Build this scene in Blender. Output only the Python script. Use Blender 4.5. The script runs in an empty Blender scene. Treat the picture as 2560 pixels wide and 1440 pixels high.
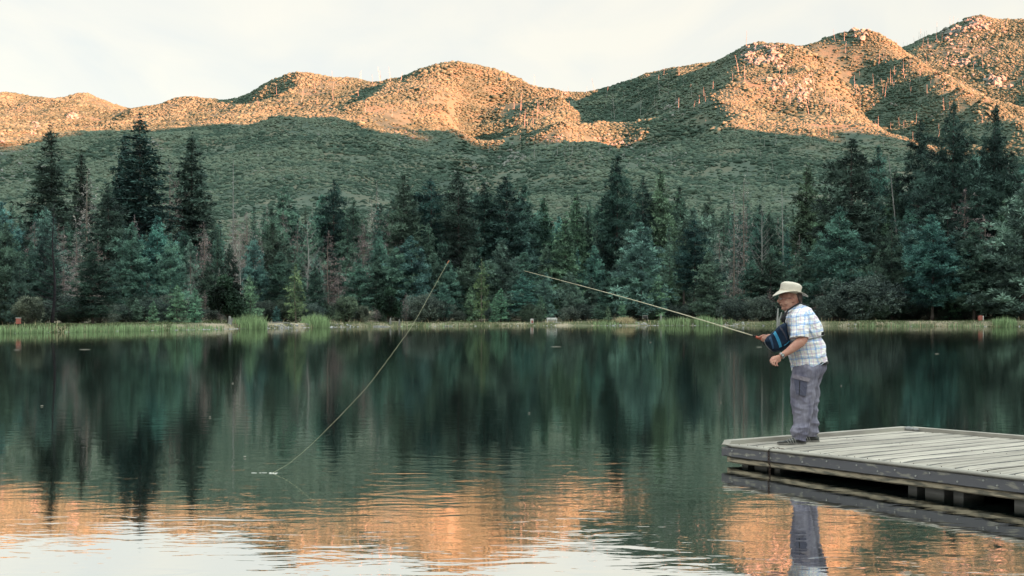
DEBUG = 0
import bpy, bmesh, math, random
import numpy as np
from mathutils import Vector, Matrix, noise as mnoise

# ---------------------------------------------------------------- camera, light, exposure
SC = bpy.context.scene
COL = SC.collection
F = 3000.0           # focal length in photo pixels (photo is 2560 wide)
HZ = 788.0           # horizon row
HC = 1.585           # camera height over the water
cam_d = bpy.data.cameras.new('camera'); cam = bpy.data.objects.new('camera', cam_d); COL.objects.link(cam)
cam_d.sensor_width = 36.0; cam_d.lens = F / 2560 * 36.0
cam_d.shift_y = (HZ - 720) / 2560.0
cam_d.clip_start = 0.1; cam_d.clip_end = 12000
cam.location = (0, 0, HC); cam.rotation_euler = (math.radians(90), 0, 0)
SC.camera = cam

SUN_EL = math.radians(8.5)
SUN_PHI = math.radians(56)          # measured from straight behind the camera towards its right
sdir = Vector((math.sin(SUN_PHI) * math.cos(SUN_EL), -math.cos(SUN_PHI) * math.cos(SUN_EL), math.sin(SUN_EL)))
sun_d = bpy.data.lights.new('sun', 'SUN'); sun = bpy.data.objects.new('sun', sun_d); COL.objects.link(sun)
sun_d.energy = 5.0; sun_d.angle = math.radians(0.6); sun_d.color = (1.0, 0.30, 0.16)
sun.rotation_euler = sdir.to_track_quat('Z', 'Y').to_euler(); sun.location = (60, -60, 60)

def build_world():
    w = bpy.data.worlds.new('World'); SC.world = w; w.use_nodes = True
    nt = w.node_tree; N = nt.nodes; L = nt.links; N.clear()
    out = N.new('ShaderNodeOutputWorld'); bg = N.new('ShaderNodeBackground')
    sky = N.new('ShaderNodeTexSky'); sky.sky_type = 'NISHITA'; sky.sun_disc = False
    sky.sun_elevation = SUN_EL; sky.sun_rotation = math.atan2(sdir.x, sdir.y)
    sky.altitude = 1600; sky.dust_density = 2.0
    tc = N.new('ShaderNodeTexCoord')
    sep = N.new('ShaderNodeSeparateXYZ'); L.new(tc.outputs['Generated'], sep.inputs[0])
    # thin high cloud: streaks on a flat layer far above (direction / height)
    mz = N.new('ShaderNodeMath'); mz.operation = 'MAXIMUM'; mz.inputs[1].default_value = 0.03; L.new(sep.outputs[2], mz.inputs[0])
    vd = N.new('ShaderNodeVectorMath'); vd.operation = 'DIVIDE'; L.new(tc.outputs['Generated'], vd.inputs[0])
    cmb = N.new('ShaderNodeCombineXYZ')
    for i in range(3): L.new(mz.outputs[0], cmb.inputs[i])
    L.new(cmb.outputs[0], vd.inputs[1])
    mp = N.new('ShaderNodeMapping'); mp.inputs['Scale'].default_value = (1.3, 0.42, 1); mp.inputs['Rotation'].default_value = (0, 0, 0.5)
    L.new(vd.outputs[0], mp.inputs[0])
    nz = N.new('ShaderNodeTexNoise'); nz.inputs['Scale'].default_value = 1.0; nz.inputs['Detail'].default_value = 7; nz.inputs['Distortion'].default_value = 0.8
    nz.inputs['Roughness'].default_value = 0.52
    L.new(mp.outputs[0], nz.inputs[0])
    cr = N.new('ShaderNodeValToRGB'); L.new(nz.outputs[0], cr.inputs[0])
    k = 1.0 / WK
    cr.color_ramp.elements[0].position = 0.30; cr.color_ramp.elements[0].color = (0.80 * k, 0.81 * k, 0.76 * k, 1)
    cr.color_ramp.elements[1].position = 0.66; cr.color_ramp.elements[1].color = (0.95 * k, 0.90 * k, 0.77 * k, 1)
    # the veil brightens overhead
    mr = N.new('ShaderNodeMapRange'); mr.interpolation_type = 'SMOOTHSTEP'
    mr.inputs['From Min'].default_value = 0.27; mr.inputs['From Max'].default_value = 0.75
    mr.inputs['To Min'].default_value = 0.0; mr.inputs['To Max'].default_value = 1.0
    L.new(sep.outputs[2], mr.inputs[0])
    mix = N.new('ShaderNodeMixRGB'); L.new(mr.outputs[0], mix.inputs[0]); L.new(cr.outputs[0], mix.inputs[1])
    z = ZENITH
    mix.inputs[2].default_value = (z[0] * k, z[1] * k, z[2] * k, 1)
    # the veil glows more on the sun's side of the sky
    dt = N.new('ShaderNodeVectorMath'); dt.operation = 'DOT_PRODUCT'; L.new(tc.outputs['Generated'], dt.inputs[0]); dt.inputs[1].default_value = (math.sin(SUN_PHI), -math.cos(SUN_PHI), 0.25)
    mg = N.new('ShaderNodeMapRange'); mg.interpolation_type = 'SMOOTHSTEP'; L.new(dt.outputs['Value'], mg.inputs[0]); mg.inputs['From Min'].default_value = -.1; mg.inputs['From Max'].default_value = .95
    mg.inputs['To Min'].default_value = 1.0; mg.inputs['To Max'].default_value = 1.9
    gs = N.new('ShaderNodeVectorMath'); gs.operation = 'SCALE'; L.new(mix.outputs[0], gs.inputs[0]); L.new(mg.outputs[0], gs.inputs['Scale'])
    # clear sky behind the veil
    add = N.new('ShaderNodeMixRGB'); add.inputs[0].default_value = 0.97
    L.new(sky.outputs[0], add.inputs[1])
    sc = N.new('ShaderNodeMixRGB'); sc.blend_type = 'MULTIPLY'; sc.inputs[0].default_value = 1.0
    L.new(gs.outputs[0], sc.inputs[1]); sc.inputs[2].default_value = (1 / 0.1, 1 / 0.1, 1 / 0.1, 1)
    L.new(sc.outputs[0], add.inputs[2])
    L.new(add.outputs[0], bg.inputs[0]); bg.inputs[1].default_value = 0.1
    L.new(bg.outputs[0], out.inputs[0])
EXPO = 3.6
WK = 2 ** EXPO                       # the sky colours below are written as they should appear
ZENITH = (1.55, 1.70, 1.66)
build_world()
SC.view_settings.view_transform = 'Standard'; SC.view_settings.look = 'None'
SC.view_settings.exposure = EXPO; SC.view_settings.gamma = 1.0; SC.view_settings.use_curve_mapping = False
SC.cycles.max_bounces = 6; SC.cycles.diffuse_bounces = 2; SC.cycles.glossy_bounces = 3; SC.cycles.transmission_bounces = 3
SC.cycles.transparent_max_bounces = 6; SC.cycles.caustics_reflective = False; SC.cycles.caustics_refractive = False
SC.cycles.use_denoising = True

# ---------------------------------------------------------------- helpers
RNG = np.random.default_rng(7); random.seed(7)
def P3(px, py, D): return Vector(((px - 1280) / F * D, D, HC + (HZ - py) / F * D))
def prop(o, label=None, cat=None, group=None, kind=None):
    if label: o['label'] = label
    if cat: o['category'] = cat
    if group: o['group'] = group
    if kind: o['kind'] = kind
    return o
def empty(name, loc, label, cat, group=None, rz=0, scale=None):
    o = bpy.data.objects.new(name, None); COL.objects.link(o); o.location = loc; o.rotation_euler = (0, 0, rz)
    o.empty_display_size = 0.1
    if scale: o.scale = scale
    return prop(o, label, cat, group)
def mesh_np(name, V, Q, mats=(), smooth=False, attrs=None, matidx=None):
    """V (n,3); Q list of arrays each (m,k)"""
    me = bpy.data.meshes.new(name)
    V = np.asarray(V, dtype=np.float32)
    if not isinstance(Q, (list, tuple)): Q = [Q]
    Q = [np.asarray(q, dtype=np.int32) for q in Q if len(q)]
    me.vertices.add(len(V)); me.vertices.foreach_set('co', V.ravel())
    loops = np.concatenate([q.ravel() for q in Q]); tot = np.concatenate([np.full(len(q), q.shape[1], np.int32) for q in Q])
    start = np.concatenate([[0], np.cumsum(tot)[:-1]]).astype(np.int32)
    me.loops.add(len(loops)); me.loops.foreach_set('vertex_index', loops)
    me.polygons.add(len(tot)); me.polygons.foreach_set('loop_start', start); me.polygons.foreach_set('loop_total', tot)
    if matidx is not None: me.polygons.foreach_set('material_index', np.asarray(matidx, np.int32))
    me.polygons.foreach_set('use_smooth', np.full(len(tot), smooth, dtype=bool))
    me.update(calc_edges=True); me.validate()
    for k, a in (attrs or {}).items():
        at = me.attributes.new(k, 'FLOAT', 'POINT'); at.data.foreach_set('value', np.asarray(a, np.float32))
    for m in mats: me.materials.append(m)
    return me
def obj(name, me, parent=None, **kw):
    o = bpy.data.objects.new(name, me); COL.objects.link(o)
    if parent: o.parent = parent
    return prop(o, **kw)
class Geo:
    """collects vertices and faces for one mesh"""
    def __init__(s): s.V = []; s.F = []; s.T = []; s.n = 0
    def add(s, V, Fc, tint=0.5):
        V = [tuple(v) for v in V]; s.V += V; s.F += [tuple(i + s.n for i in f) for f in Fc]; s.T += [tint] * len(V); s.n += len(V)
    def box(s, c, size, rz=0, M=None, tint=0.5, taper=1.0):
        x, y, z = size[0] / 2, size[1] / 2, size[2] / 2
        pts = [Vector((a * x * (taper if d > 0 else 1), b * y * (taper if d > 0 else 1), d * z)) for d in (-1, 1) for a, b in ((-1, -1), (1, -1), (1, 1), (-1, 1))]
        R = M if M is not None else Matrix.Rotation(rz, 3, 'Z')
        s.add([R @ p + Vector(c) for p in pts], [(3, 2, 1, 0), (4, 5, 6, 7), (0, 1, 5, 4), (1, 2, 6, 5), (2, 3, 7, 6), (3, 0, 4, 7)], tint)
    def tube(s, pts, rad, n=8, tint=0.5, cap=True, flat=1.0):
        pts = [Vector(p) for p in pts]; m = len(pts)
        if not hasattr(rad, '__len__'): rad = [rad] * m
        V = []; up = None
        for i, p in enumerate(pts):
            t = (pts[min(i + 1, m - 1)] - pts[max(i - 1, 0)]).normalized()
            if up is None: up = Vector((0, 0, 1)) if abs(t.z) < .9 else Vector((1, 0, 0))
            a = t.cross(up).normalized(); b = a.cross(t).normalized(); up = b
            for k in range(n):
                an = 2 * math.pi * k / n
                V.append(p + a * math.cos(an) * rad[i] + b * math.sin(an) * rad[i] * flat)
        Fc = [(i * n + k, i * n + (k + 1) % n, (i + 1) * n + (k + 1) % n, (i + 1) * n + k) for i in range(m - 1) for k in range(n)]
        if cap: Fc += [tuple(range(n - 1, -1, -1)), tuple((m - 1) * n + k for k in range(n))]
        s.add(V, Fc, tint)
    def ellipsoid(s, c, r, nu=12, nv=8, M=None, tint=0.5, fn=None):
        V = []; R = M if M is not None else Matrix.Identity(3)
        for j in range(1, nv):
            th = math.pi * j / nv
            for i in range(nu):
                ph = 2 * math.pi * i / nu
                d = Vector((math.sin(th) * math.cos(ph), math.sin(th) * math.sin(ph), math.cos(th)))
                k = fn(d) if fn else 1
                V.append(R @ Vector((d.x * r[0] * k, d.y * r[1] * k, d.z * r[2] * k)) + Vector(c))
        V.append(R @ Vector((0, 0, r[2])) + Vector(c)); V.append(R @ Vector((0, 0, -r[2])) + Vector(c))
        t, b = len(V) - 2, len(V) - 1
        Fc = [(j * nu + i, (j + 1) * nu + i, (j + 1) * nu + (i + 1) % nu, j * nu + (i + 1) % nu) for j in range(nv - 2) for i in range(nu)]
        Fc += [(t, i, (i + 1) % nu) for i in range(nu)] + [(b, (nv - 2) * nu + (i + 1) % nu, (nv - 2) * nu + i) for i in range(nu)]
        s.add(V, Fc, tint)
    def mesh(s, name, mats=(), smooth=False):
        me = bpy.data.meshes.new(name); me.from_pydata([tuple(v) for v in s.V], [], s.F)
        at = me.attributes.new('tint', 'FLOAT', 'POINT'); at.data.foreach_set('value', np.array(s.T, np.float32))
        if smooth: me.polygons.foreach_set('use_smooth', [True] * len(me.polygons))
        for m in mats: me.materials.append(m)
        me.update(); return me

def mat(name, col=(.5, .5, .5), rough=.7, col2=None, scale=5, detail=4, bump=0, bscale=30, tint=0, lo=.35, hi=.65, map_scale=None, spec=.3,
        metal=0, rand=0, trans=0, col3=None, bdist=0.01):
    m = bpy.data.materials.new(name); m.use_nodes = True
    nt = m.node_tree; N = nt.nodes; L = nt.links; b = N['Principled BSDF']
    b.inputs['Roughness'].default_value = rough; b.inputs['Metallic'].default_value = metal
    b.inputs['Specular IOR Level'].default_value = spec; b.inputs['Base Color'].default_value = (*col, 1)
    tc = N.new('ShaderNodeTexCoord'); src = tc.outputs['Object']
    if map_scale:
        mp = N.new('ShaderNodeMapping'); mp.inputs['Scale'].default_value = map_scale; L.new(src, mp.inputs[0]); src = mp.outputs[0]
    out = None
    if col2:
        nz = N.new('ShaderNodeTexNoise'); nz.inputs['Scale'].default_value = scale; nz.inputs['Detail'].default_value = detail; L.new(src, nz.inputs[0])
        cr = N.new('ShaderNodeValToRGB'); L.new(nz.outputs[0], cr.inputs[0])
        cr.color_ramp.elements[0].position = lo; cr.color_ramp.elements[0].color = (*col, 1)
        cr.color_ramp.elements[1].position = hi; cr.color_ramp.elements[1].color = (*col2, 1)
        if col3:
            e = cr.color_ramp.elements.new((lo + hi) / 2); e.color = (*col3, 1)
        out = cr.outputs[0]
    def mul(o, fac_out):
        v = N.new('ShaderNodeVectorMath'); v.operation = 'SCALE'
        if o is None: v.inputs[0].default_value = col
        else: L.new(o, v.inputs[0])
        L.new(fac_out, v.inputs['Scale']); return v.outputs[0]
    if tint:
        at = N.new('ShaderNodeAttribute'); at.attribute_name = 'tint'
        mr = N.new('ShaderNodeMapRange'); mr.inputs['To Min'].default_value = 1 - tint; mr.inputs['To Max'].default_value = 1 + tint
        L.new(at.outputs['Fac'], mr.inputs[0]); out = mul(out, mr.outputs[0])
    if rand:
        oi = N.new('ShaderNodeObjectInfo')
        mr = N.new('ShaderNodeMapRange'); mr.inputs['To Min'].default_value = 1 - rand; mr.inputs['To Max'].default_value = 1 + rand
        L.new(oi.outputs['Random'], mr.inputs[0]); out = mul(out, mr.outputs[0])
    if out is not None: L.new(out, b.inputs['Base Color'])
    if bump:
        nb = N.new('ShaderNodeTexNoise'); nb.inputs['Scale'].default_value = bscale; nb.inputs['Detail'].default_value = 5; L.new(src, nb.inputs[0])
        bp = N.new('ShaderNodeBump'); bp.inputs['Strength'].default_value = bump; bp.inputs['Distance'].default_value = bdist
        L.new(nb.outputs[0], bp.inputs['Height']); L.new(bp.outputs[0], b.inputs['Normal'])
    if trans:
        ms = N.new('ShaderNodeMixShader'); ms.inputs[0].default_value = trans
        tr = N.new('ShaderNodeBsdfTranslucent')
        if out is not None: L.new(out, tr.inputs[0])
        else: tr.inputs[0].default_value = (*col, 1)
        L.new(b.outputs[0], ms.inputs[1]); L.new(tr.outputs[0], ms.inputs[2]); L.new(ms.outputs[0], N['Material Output'].inputs[0])
    return m
# ---------------------------------------------------------------- hills: heights through measured ridge and gully points
SH_P = [(-1500, 60), (-600, 80), (0, 104), (430, 126), (860, 160), (1300, 178), (1710, 185), (2130, 172), (2560, 165), (3300, 140), (4400, 90)]
def shore(px): return np.interp(px, [p[0] for p in SH_P], [p[1] for p in SH_P])
RIDGES = dict(
 far_left=[(-500, 250, 1500), (-150, 236, 1500), (0, 232, 1500), (60, 239, 1500), (150, 236, 1500), (190, 230, 1480), (240, 242, 1470), (290, 262, 1460), (340, 284, 1450), (380, 303, 1450), (430, 320, 1450)],
 far_left_spur=[(150, 238, 1440), (100, 248, 1400), (40, 262, 1350), (-30, 275, 1320), (-150, 290, 1300)],
 far_left_dip=[(110, 262, 1470), (40, 272, 1420), (-40, 284, 1390)],
 far_left_face=[(250, 285, 1350), (150, 285, 1270), (50, 305, 980), (200, 325, 980), (300, 318, 1200), (0, 340, 800), (120, 345, 800), (-200, 345, 800)],
 m0_sky=[(440, 247, 1330), (490, 241, 1320), (540, 243, 1310), (600, 236, 1290), (640, 222, 1280), (680, 205, 1260), (720, 190, 1250), (770, 182, 1240), (830, 180, 1230), (880, 189, 1220), (920, 199, 1200), (955, 206, 1180)],
 m0_left_foot=[(400, 264, 1310), (368, 290, 1250), (350, 312, 1180), (430, 290, 1130)],
 m0_dip=[(480, 290, 1230), (560, 278, 1210), (640, 264, 1190)],
 m0_front=[(500, 290, 1080), (600, 270, 1100), (700, 245, 1120), (560, 305, 960), (450, 318, 960), (350, 335, 900), (660, 300, 900)],
 m0_gully=[(905, 246, 1120), (858, 276, 1040), (808, 300, 950), (740, 318, 880)],
 m1_sky=[(1000, 200, 1160), (1040, 185, 1140), (1080, 168, 1120), (1110, 160, 1110), (1140, 157, 1100), (1170, 160, 1100), (1200, 168, 1100), (1240, 180, 1100), (1290, 196, 1100), (1340, 206, 1100), (1380, 214, 1095), (1405, 222, 1090)],
 m1_left_spur=[(960, 215, 1080), (920, 240, 980), (880, 262, 880), (855, 276, 800), (850, 330, 700), (845, 400, 590), (850, 470, 490), (860, 540, 400)],
 m1_mid=[(1090, 215, 1010), (1110, 265, 900), (1150, 320, 810), (1185, 364, 735), (1150, 400, 660)],
 m1_low=[(1000, 320, 780), (980, 400, 640), (1000, 480, 500)],
 m1_gully=[(1222, 275, 1060), (1192, 332, 980), (1175, 378, 900), (1185, 400, 840), (1205, 420, 770), (1190, 455, 640), (1175, 500, 540), (1150, 540, 450)],
 m1_gully_spur=[(1278, 234, 1010), (1284, 266, 930), (1280, 302, 860), (1255, 338, 800), (1330, 262, 930), (1340, 298, 850), (1325, 330, 780)],
 m1_gully2=[(1290, 360, 800), (1265, 392, 750)],
 m1_right_spur=[(1400, 232, 990), (1388, 270, 880), (1405, 300, 790), (1450, 330, 710), (1490, 352, 650), (1530, 385, 590), (1560, 430, 520)],
 low_hill=[(1300, 360, 700), (1380, 350, 690), (1440, 358, 690), (1280, 400, 620), (1350, 420, 570), (1420, 440, 520), (1350, 490, 450), (1450, 500, 430)],
 saddle=[(1425, 226, 1330), (1450, 320, 1150), (1475, 345, 1020), (1505, 370, 900), (1545, 395, 780), (1580, 412, 680), (1600, 440, 570), (1600, 490, 460)],
 m2_sky=[(1440, 225, 1300), (1480, 214, 1290), (1520, 200, 1270), (1560, 189, 1240), (1610, 184, 1210), (1660, 183, 1170), (1700, 178, 1130), (1760, 160, 1080), (1800, 140, 1040), (1840, 117, 1010), (1870, 98, 990), (1900, 92, 980), (1940, 98, 980), (1990, 110, 980), (2020, 116, 975)],
 m2_crest=[(1868, 130, 930), (1850, 170, 880), (1825, 215, 830), (1812, 260, 780), (1815, 310, 720), (1800, 370, 640), (1780, 440, 540), (1770, 510, 440)],
 m2_left_spur=[(1700, 258, 900), (1640, 300, 850), (1600, 335, 790), (1640, 370, 680), (1680, 420, 580)],
 m2_left_gully=[(1765, 240, 960), (1710, 305, 880), (1705, 360, 760), (1700, 400, 640)],
 m2_left_low=[(1560, 285, 1100), (1555, 335, 980), (1620, 262, 1060)],
 m2_face=[(1930, 180, 880), (1930, 260, 790), (1960, 330, 690), (2000, 400, 590), (2000, 480, 470)],
 m2_right_spur=[(2050, 145, 930), (2090, 190, 870), (2130, 240, 810), (2190, 295, 740), (2260, 345, 680), (2330, 395, 610), (2420, 450, 530)],
 m2_right_gully=[(2060, 190, 1090), (2110, 300, 1000), (2160, 370, 920), (2230, 420, 840), (2310, 450, 750), (2400, 460, 640)],
 m3_sky=[(2030, 114, 1200), (2060, 95, 1200), (2100, 78, 1190), (2140, 72, 1180), (2170, 78, 1170), (2200, 91, 1160), (2230, 108, 1150), (2280, 130, 1100), (2340, 165, 1040), (2400, 205, 980), (2460, 245, 910), (2540, 300, 830), (2640, 360, 740), (2760, 430, 640)],
 m3_face=[(2150, 225, 1110), (2230, 300, 1030), (2310, 350, 950)],
 m3_behind=[(2270, 150, 1300), (2350, 200, 1230), (2430, 260, 1140), (2560, 340, 1020), (2700, 420, 900)],
 m4_sky=[(2250, 122, 1500), (2300, 106, 1480), (2350, 87, 1450), (2400, 62, 1430), (2430, 42, 1420), (2450, 37, 1410), (2490, 48, 1410), (2520, 50, 1410), (2560, 52, 1400), (2700, 60, 1400), (3000, 40, 1400)],
 m4_crest=[(2480, 100, 1340), (2540, 160, 1240), (2620, 230, 1140)],
 foot=[(-600, 560, 330), (-200, 580, 320), (0, 590, 330), (200, 585, 340), (400, 585, 350), (600, 580, 350), (800, 590, 350), (1000, 590, 360), (1200, 590, 360), (1400, 590, 360), (1600, 585, 360), (1800, 580, 350), (2000, 560, 350), (2200, 540, 350), (2400, 520, 360), (2700, 500, 360), (3200, 480, 360)],
 left_slope=[(100, 400, 800), (0, 470, 600), (200, 480, 560), (400, 400, 660), (300, 540, 420), (500, 500, 480), (560, 380, 700), (-300, 420, 700), (-500, 330, 1000), (700, 520, 430), (640, 440, 540)],
 right_slope=[(2500, 400, 700), (2600, 470, 540), (3000, 250, 900), (2900, 420, 600), (2200, 450, 520), (2150, 510, 430)],
 backs=[(-400, 420, 2100), (200, 420, 2100), (500, 400, 1800), (800, 380, 1700), (1140, 380, 1600), (1420, 330, 1700), (1700, 330, 1650), (1900, 300, 1500), (2150, 250, 1650), (2450, 200, 2000), (2900, 200, 2000), (1420, 420, 2200), (700, 480, 2400), (2200, 400, 2400), (3400, 200, 1500), (-900, 300, 1500), (-1200, 500, 600), (3700, 400, 700)],
)
CP = np.array([(p.x, p.y, p.z) for L_ in RIDGES.values() for p in (P3(*q) for q in L_)])
def _phi(r): return r
_A = _phi(np.hypot(CP[:, 0, None] - CP[None, :, 0], CP[:, 1, None] - CP[None, :, 1]))
_n = len(CP); _M = np.zeros((_n + 3, _n + 3)); _M[:_n, :_n] = _A + np.eye(_n) * 1.5
_M[:_n, _n] = 1; _M[:_n, _n + 1:] = CP[:, :2] / 1000; _M[_n:, :_n] = _M[:_n, _n:].T
_W = np.linalg.solve(_M, np.concatenate([CP[:, 2], [0, 0, 0]]))
def rbf(x, y):
    sh = x.shape; x = x.ravel(); y = y.ravel(); out = np.empty(len(x))
    for i in range(0, len(x), 20000):
        a, b = x[i:i + 20000], y[i:i + 20000]
        out[i:i + 20000] = np.hypot(a[:, None] - CP[None, :, 0], b[:, None] - CP[None, :, 1]) @ _W[:_n] + _W[_n] + a / 1000 * _W[_n + 1] + b / 1000 * _W[_n + 2]
    return out.reshape(sh)
_rng = np.random.default_rng(11); _G = _rng.random((256, 256))
def vnoise(x, y):
    xi = np.floor(x).astype(int); yi = np.floor(y).astype(int); fx = x - xi; fy = y - yi
    fx = fx * fx * (3 - 2 * fx); fy = fy * fy * (3 - 2 * fy)
    g = lambda a, b: _G[a & 255, b & 255]
    return (g(xi, yi) * (1 - fx) + g(xi + 1, yi) * fx) * (1 - fy) + (g(xi, yi + 1) * (1 - fx) + g(xi + 1, yi + 1) * fx) * fy
def fbm(x, y, o=4):
    s = 0; a = 1; t = 0
    for i in range(o): s = s + a * (vnoise(x * 2 ** i + 17 * i, y * 2 ** i + 31 * i) * 2 - 1); t += a; a *= .5
    return s / t
def smooth(a, b, t):
    t = np.clip((t - a) / (b - a), 0, 1); return t * t * (3 - 2 * t)
def bank_h(px):   # how high the bank stands over the water
    return np.interp(px, [0, 400, 860, 1300, 1700, 2000, 2560], [.50, .66, .55, .42, .50, .62, .82])
def ground(x, y):
    x = np.asarray(x, float); y = np.asarray(y, float)
    px = 1280 + x / np.maximum(y, 1) * F
    ds = y - (shore(px) + 1.6 * fbm(x / 9 + 3, y / 60, 3))
    near = bank_h(px) * smooth(-.2, 1.3, ds) - 1.5 * smooth(0.3, -6, ds) + np.maximum(ds - 8, 0) * .022 + .12 * fbm(x / 3, y / 3, 3) * smooth(0, 3, ds)
    hill = rbf(x, y) + (7 * (1 - np.abs(fbm(x / 95, y / 150, 3)) * 2.2) - 5.6) * smooth(330, 700, y) + 2.0 * fbm(x / 25, y / 25, 3) * smooth(300, 500, y)
    w = smooth(235, 380, y)
    return near * (1 - w) + np.maximum(hill, -2) * w
def ray_ground(px, py, d0=150, d1=2000):
    """first hill point seen at a picture place"""
    D = np.arange(d0, d1, 2.0); x = (px - 1280) / F * D; z = HC + (HZ - py) / F * D
    g = ground(x, D); k = np.nonzero(g > z)[0]
    if not len(k): return None
    return Vector((x[k[0]], D[k[0]], g[k[0]]))

M_earth = mat('hill_ground', (.095, .098, .066), .95, (.032, .058, .043), scale=.05, detail=8, col3=(.062, .09, .066), bump=.6, bscale=.6, bdist=.6)
M_bank = mat('bank_earth', (.30, .26, .19), .95, (.10, .11, .06), scale=.35, detail=7, lo=.42, hi=.56, bump=.6, bscale=3, bdist=.08)
def build_terrain():
    pxs = np.concatenate([np.linspace(-1500, -260, 40), np.linspace(-240, 2800, 380), np.linspace(2820, 4400, 40)])
    Ds = np.concatenate([np.linspace(-12, -.5, 9), np.linspace(-.3, 3, 12), np.linspace(3.6, 40, 22)])
    far = np.geomspace(1, 8.6, 300)
    rows = []
    for px in pxs:
        s0 = shore(px); a = s0 + Ds; e = a[-1]
        rows.append(np.concatenate([a, e + (2300 - e) * (np.linspace(0, 1, 301)[1:] ** 1.25)]))
    Y = np.array(rows); X = (pxs[:, None] - 1280) / F * Y
    Z = ground(X, Y)
    n, m = Y.shape; idx = np.arange(n * m).reshape(n, m)
    Q = np.stack([idx[:-1, :-1], idx[1:, :-1], idx[1:, 1:], idx[:-1, 1:]], -1).reshape(-1, 4)
    yc = (Y[:-1, :-1] + Y[1:, 1:]) / 2
    mi = (yc.reshape(-1) > 300).astype(int)
    me = mesh_np('hills', np.stack([X, Y, Z], -1).reshape(-1, 3), Q, [M_bank, M_earth], smooth=True, matidx=mi)
    return obj('hills', me, kind='structure')
build_terrain()
# land out to the horizon, beneath everything
def sheet(name, x0, x1, y0, y1, z, m, n=1):
    me = mesh_np(name, [(x0, y0, z), (x1, y0, z), (x1, y1, z), (x0, y1, z)], [[(0, 1, 2, 3)]], [m]); return obj(name, me, kind='structure')
sheet('ground', -6000, 6000, -6000, 7000, -2.6, M_earth)

# shadow-casting mountain on the other side of the lake, behind the camera
SRIDGE = 700.0
sh2 = np.array([math.sin(SUN_PHI), -math.cos(SUN_PHI)]); su2 = np.array([math.cos(SUN_PHI), math.sin(SUN_PHI)])
TERM = [(0, 336), (150, 341), (300, 335), (400, 325), (500, 317), (600, 303), (700, 288), (810, 277), (900, 293), (1000, 322), (1100, 352), (1825, 325), (1900, 318), (2000, 330), (2100, 347), (2200, 366), (2290, 388)]
req = []
for q in TERM:
    p = ray_ground(*q)
    if p is None or p.y > 930: continue
    u = p.x * su2[0] + p.y * su2[1]; s = p.x * sh2[0] + p.y * sh2[1]
    req.append((u, p.z + 2 + (SRIDGE - s) * math.tan(SUN_EL), q[0], p.y))
req.sort()
if DEBUG:
    for r in req: print('TERM u=%.0f h=%.0f px=%d D=%.0f' % r)
def ridge_h(u):
    U = np.array([r[0] for r in req]); H = np.array([r[1] for r in req])
    out = []
    for a in np.atleast_1d(u):
        w = np.exp(-((U - a) / 10.0) ** 2) + 1e-9 * np.exp(-np.abs(U - a) / 60)
        out.append((w * H).sum() / w.sum() if a < 695 else 226)
    return np.array(out)
def build_back_mountain():
    us = np.concatenate([np.linspace(-1500, 300, 60), np.linspace(305, 1100, 200), np.linspace(1120, 2600, 40)])
    h = ridge_h(us) 
    h = np.where(us < 450, h + fbm(us / 200, us * 0, 3) * 30, h); h = np.where(us < 250, h * (1 - .35 * smooth(250, -1300, us)), h)
    ss = np.concatenate([np.linspace(-420, -8, 24), [0], np.linspace(10, 900, 16)])
    V = []
    for i, u in enumerate(us):
        for s in ss:
            k = (1 - abs(s) / 430) if s < 0 else (1 - s / 950)
            k = max(k, 0) ** 1.15
            z = h[i] * k + (fbm(np.array(u / 40), np.array(s / 40), 3) * 14 if abs(s) > 9 else 0) - (3 if k <= 0 else 0)
            P = sh2 * (SRIDGE + s) + su2 * u
            V.append((P[0], P[1], float(z)))
    n, m = len(us), len(ss); idx = np.arange(n * m).reshape(n, m)
    Q = np.stack([idx[:-1, :-1], idx[1:, :-1], idx[1:, 1:], idx[:-1, 1:]], -1).reshape(-1, 4)
    obj('mountain', mesh_np('mountain', V, Q, [M_earth], smooth=False), kind='structure')
build_back_mountain()
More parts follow.
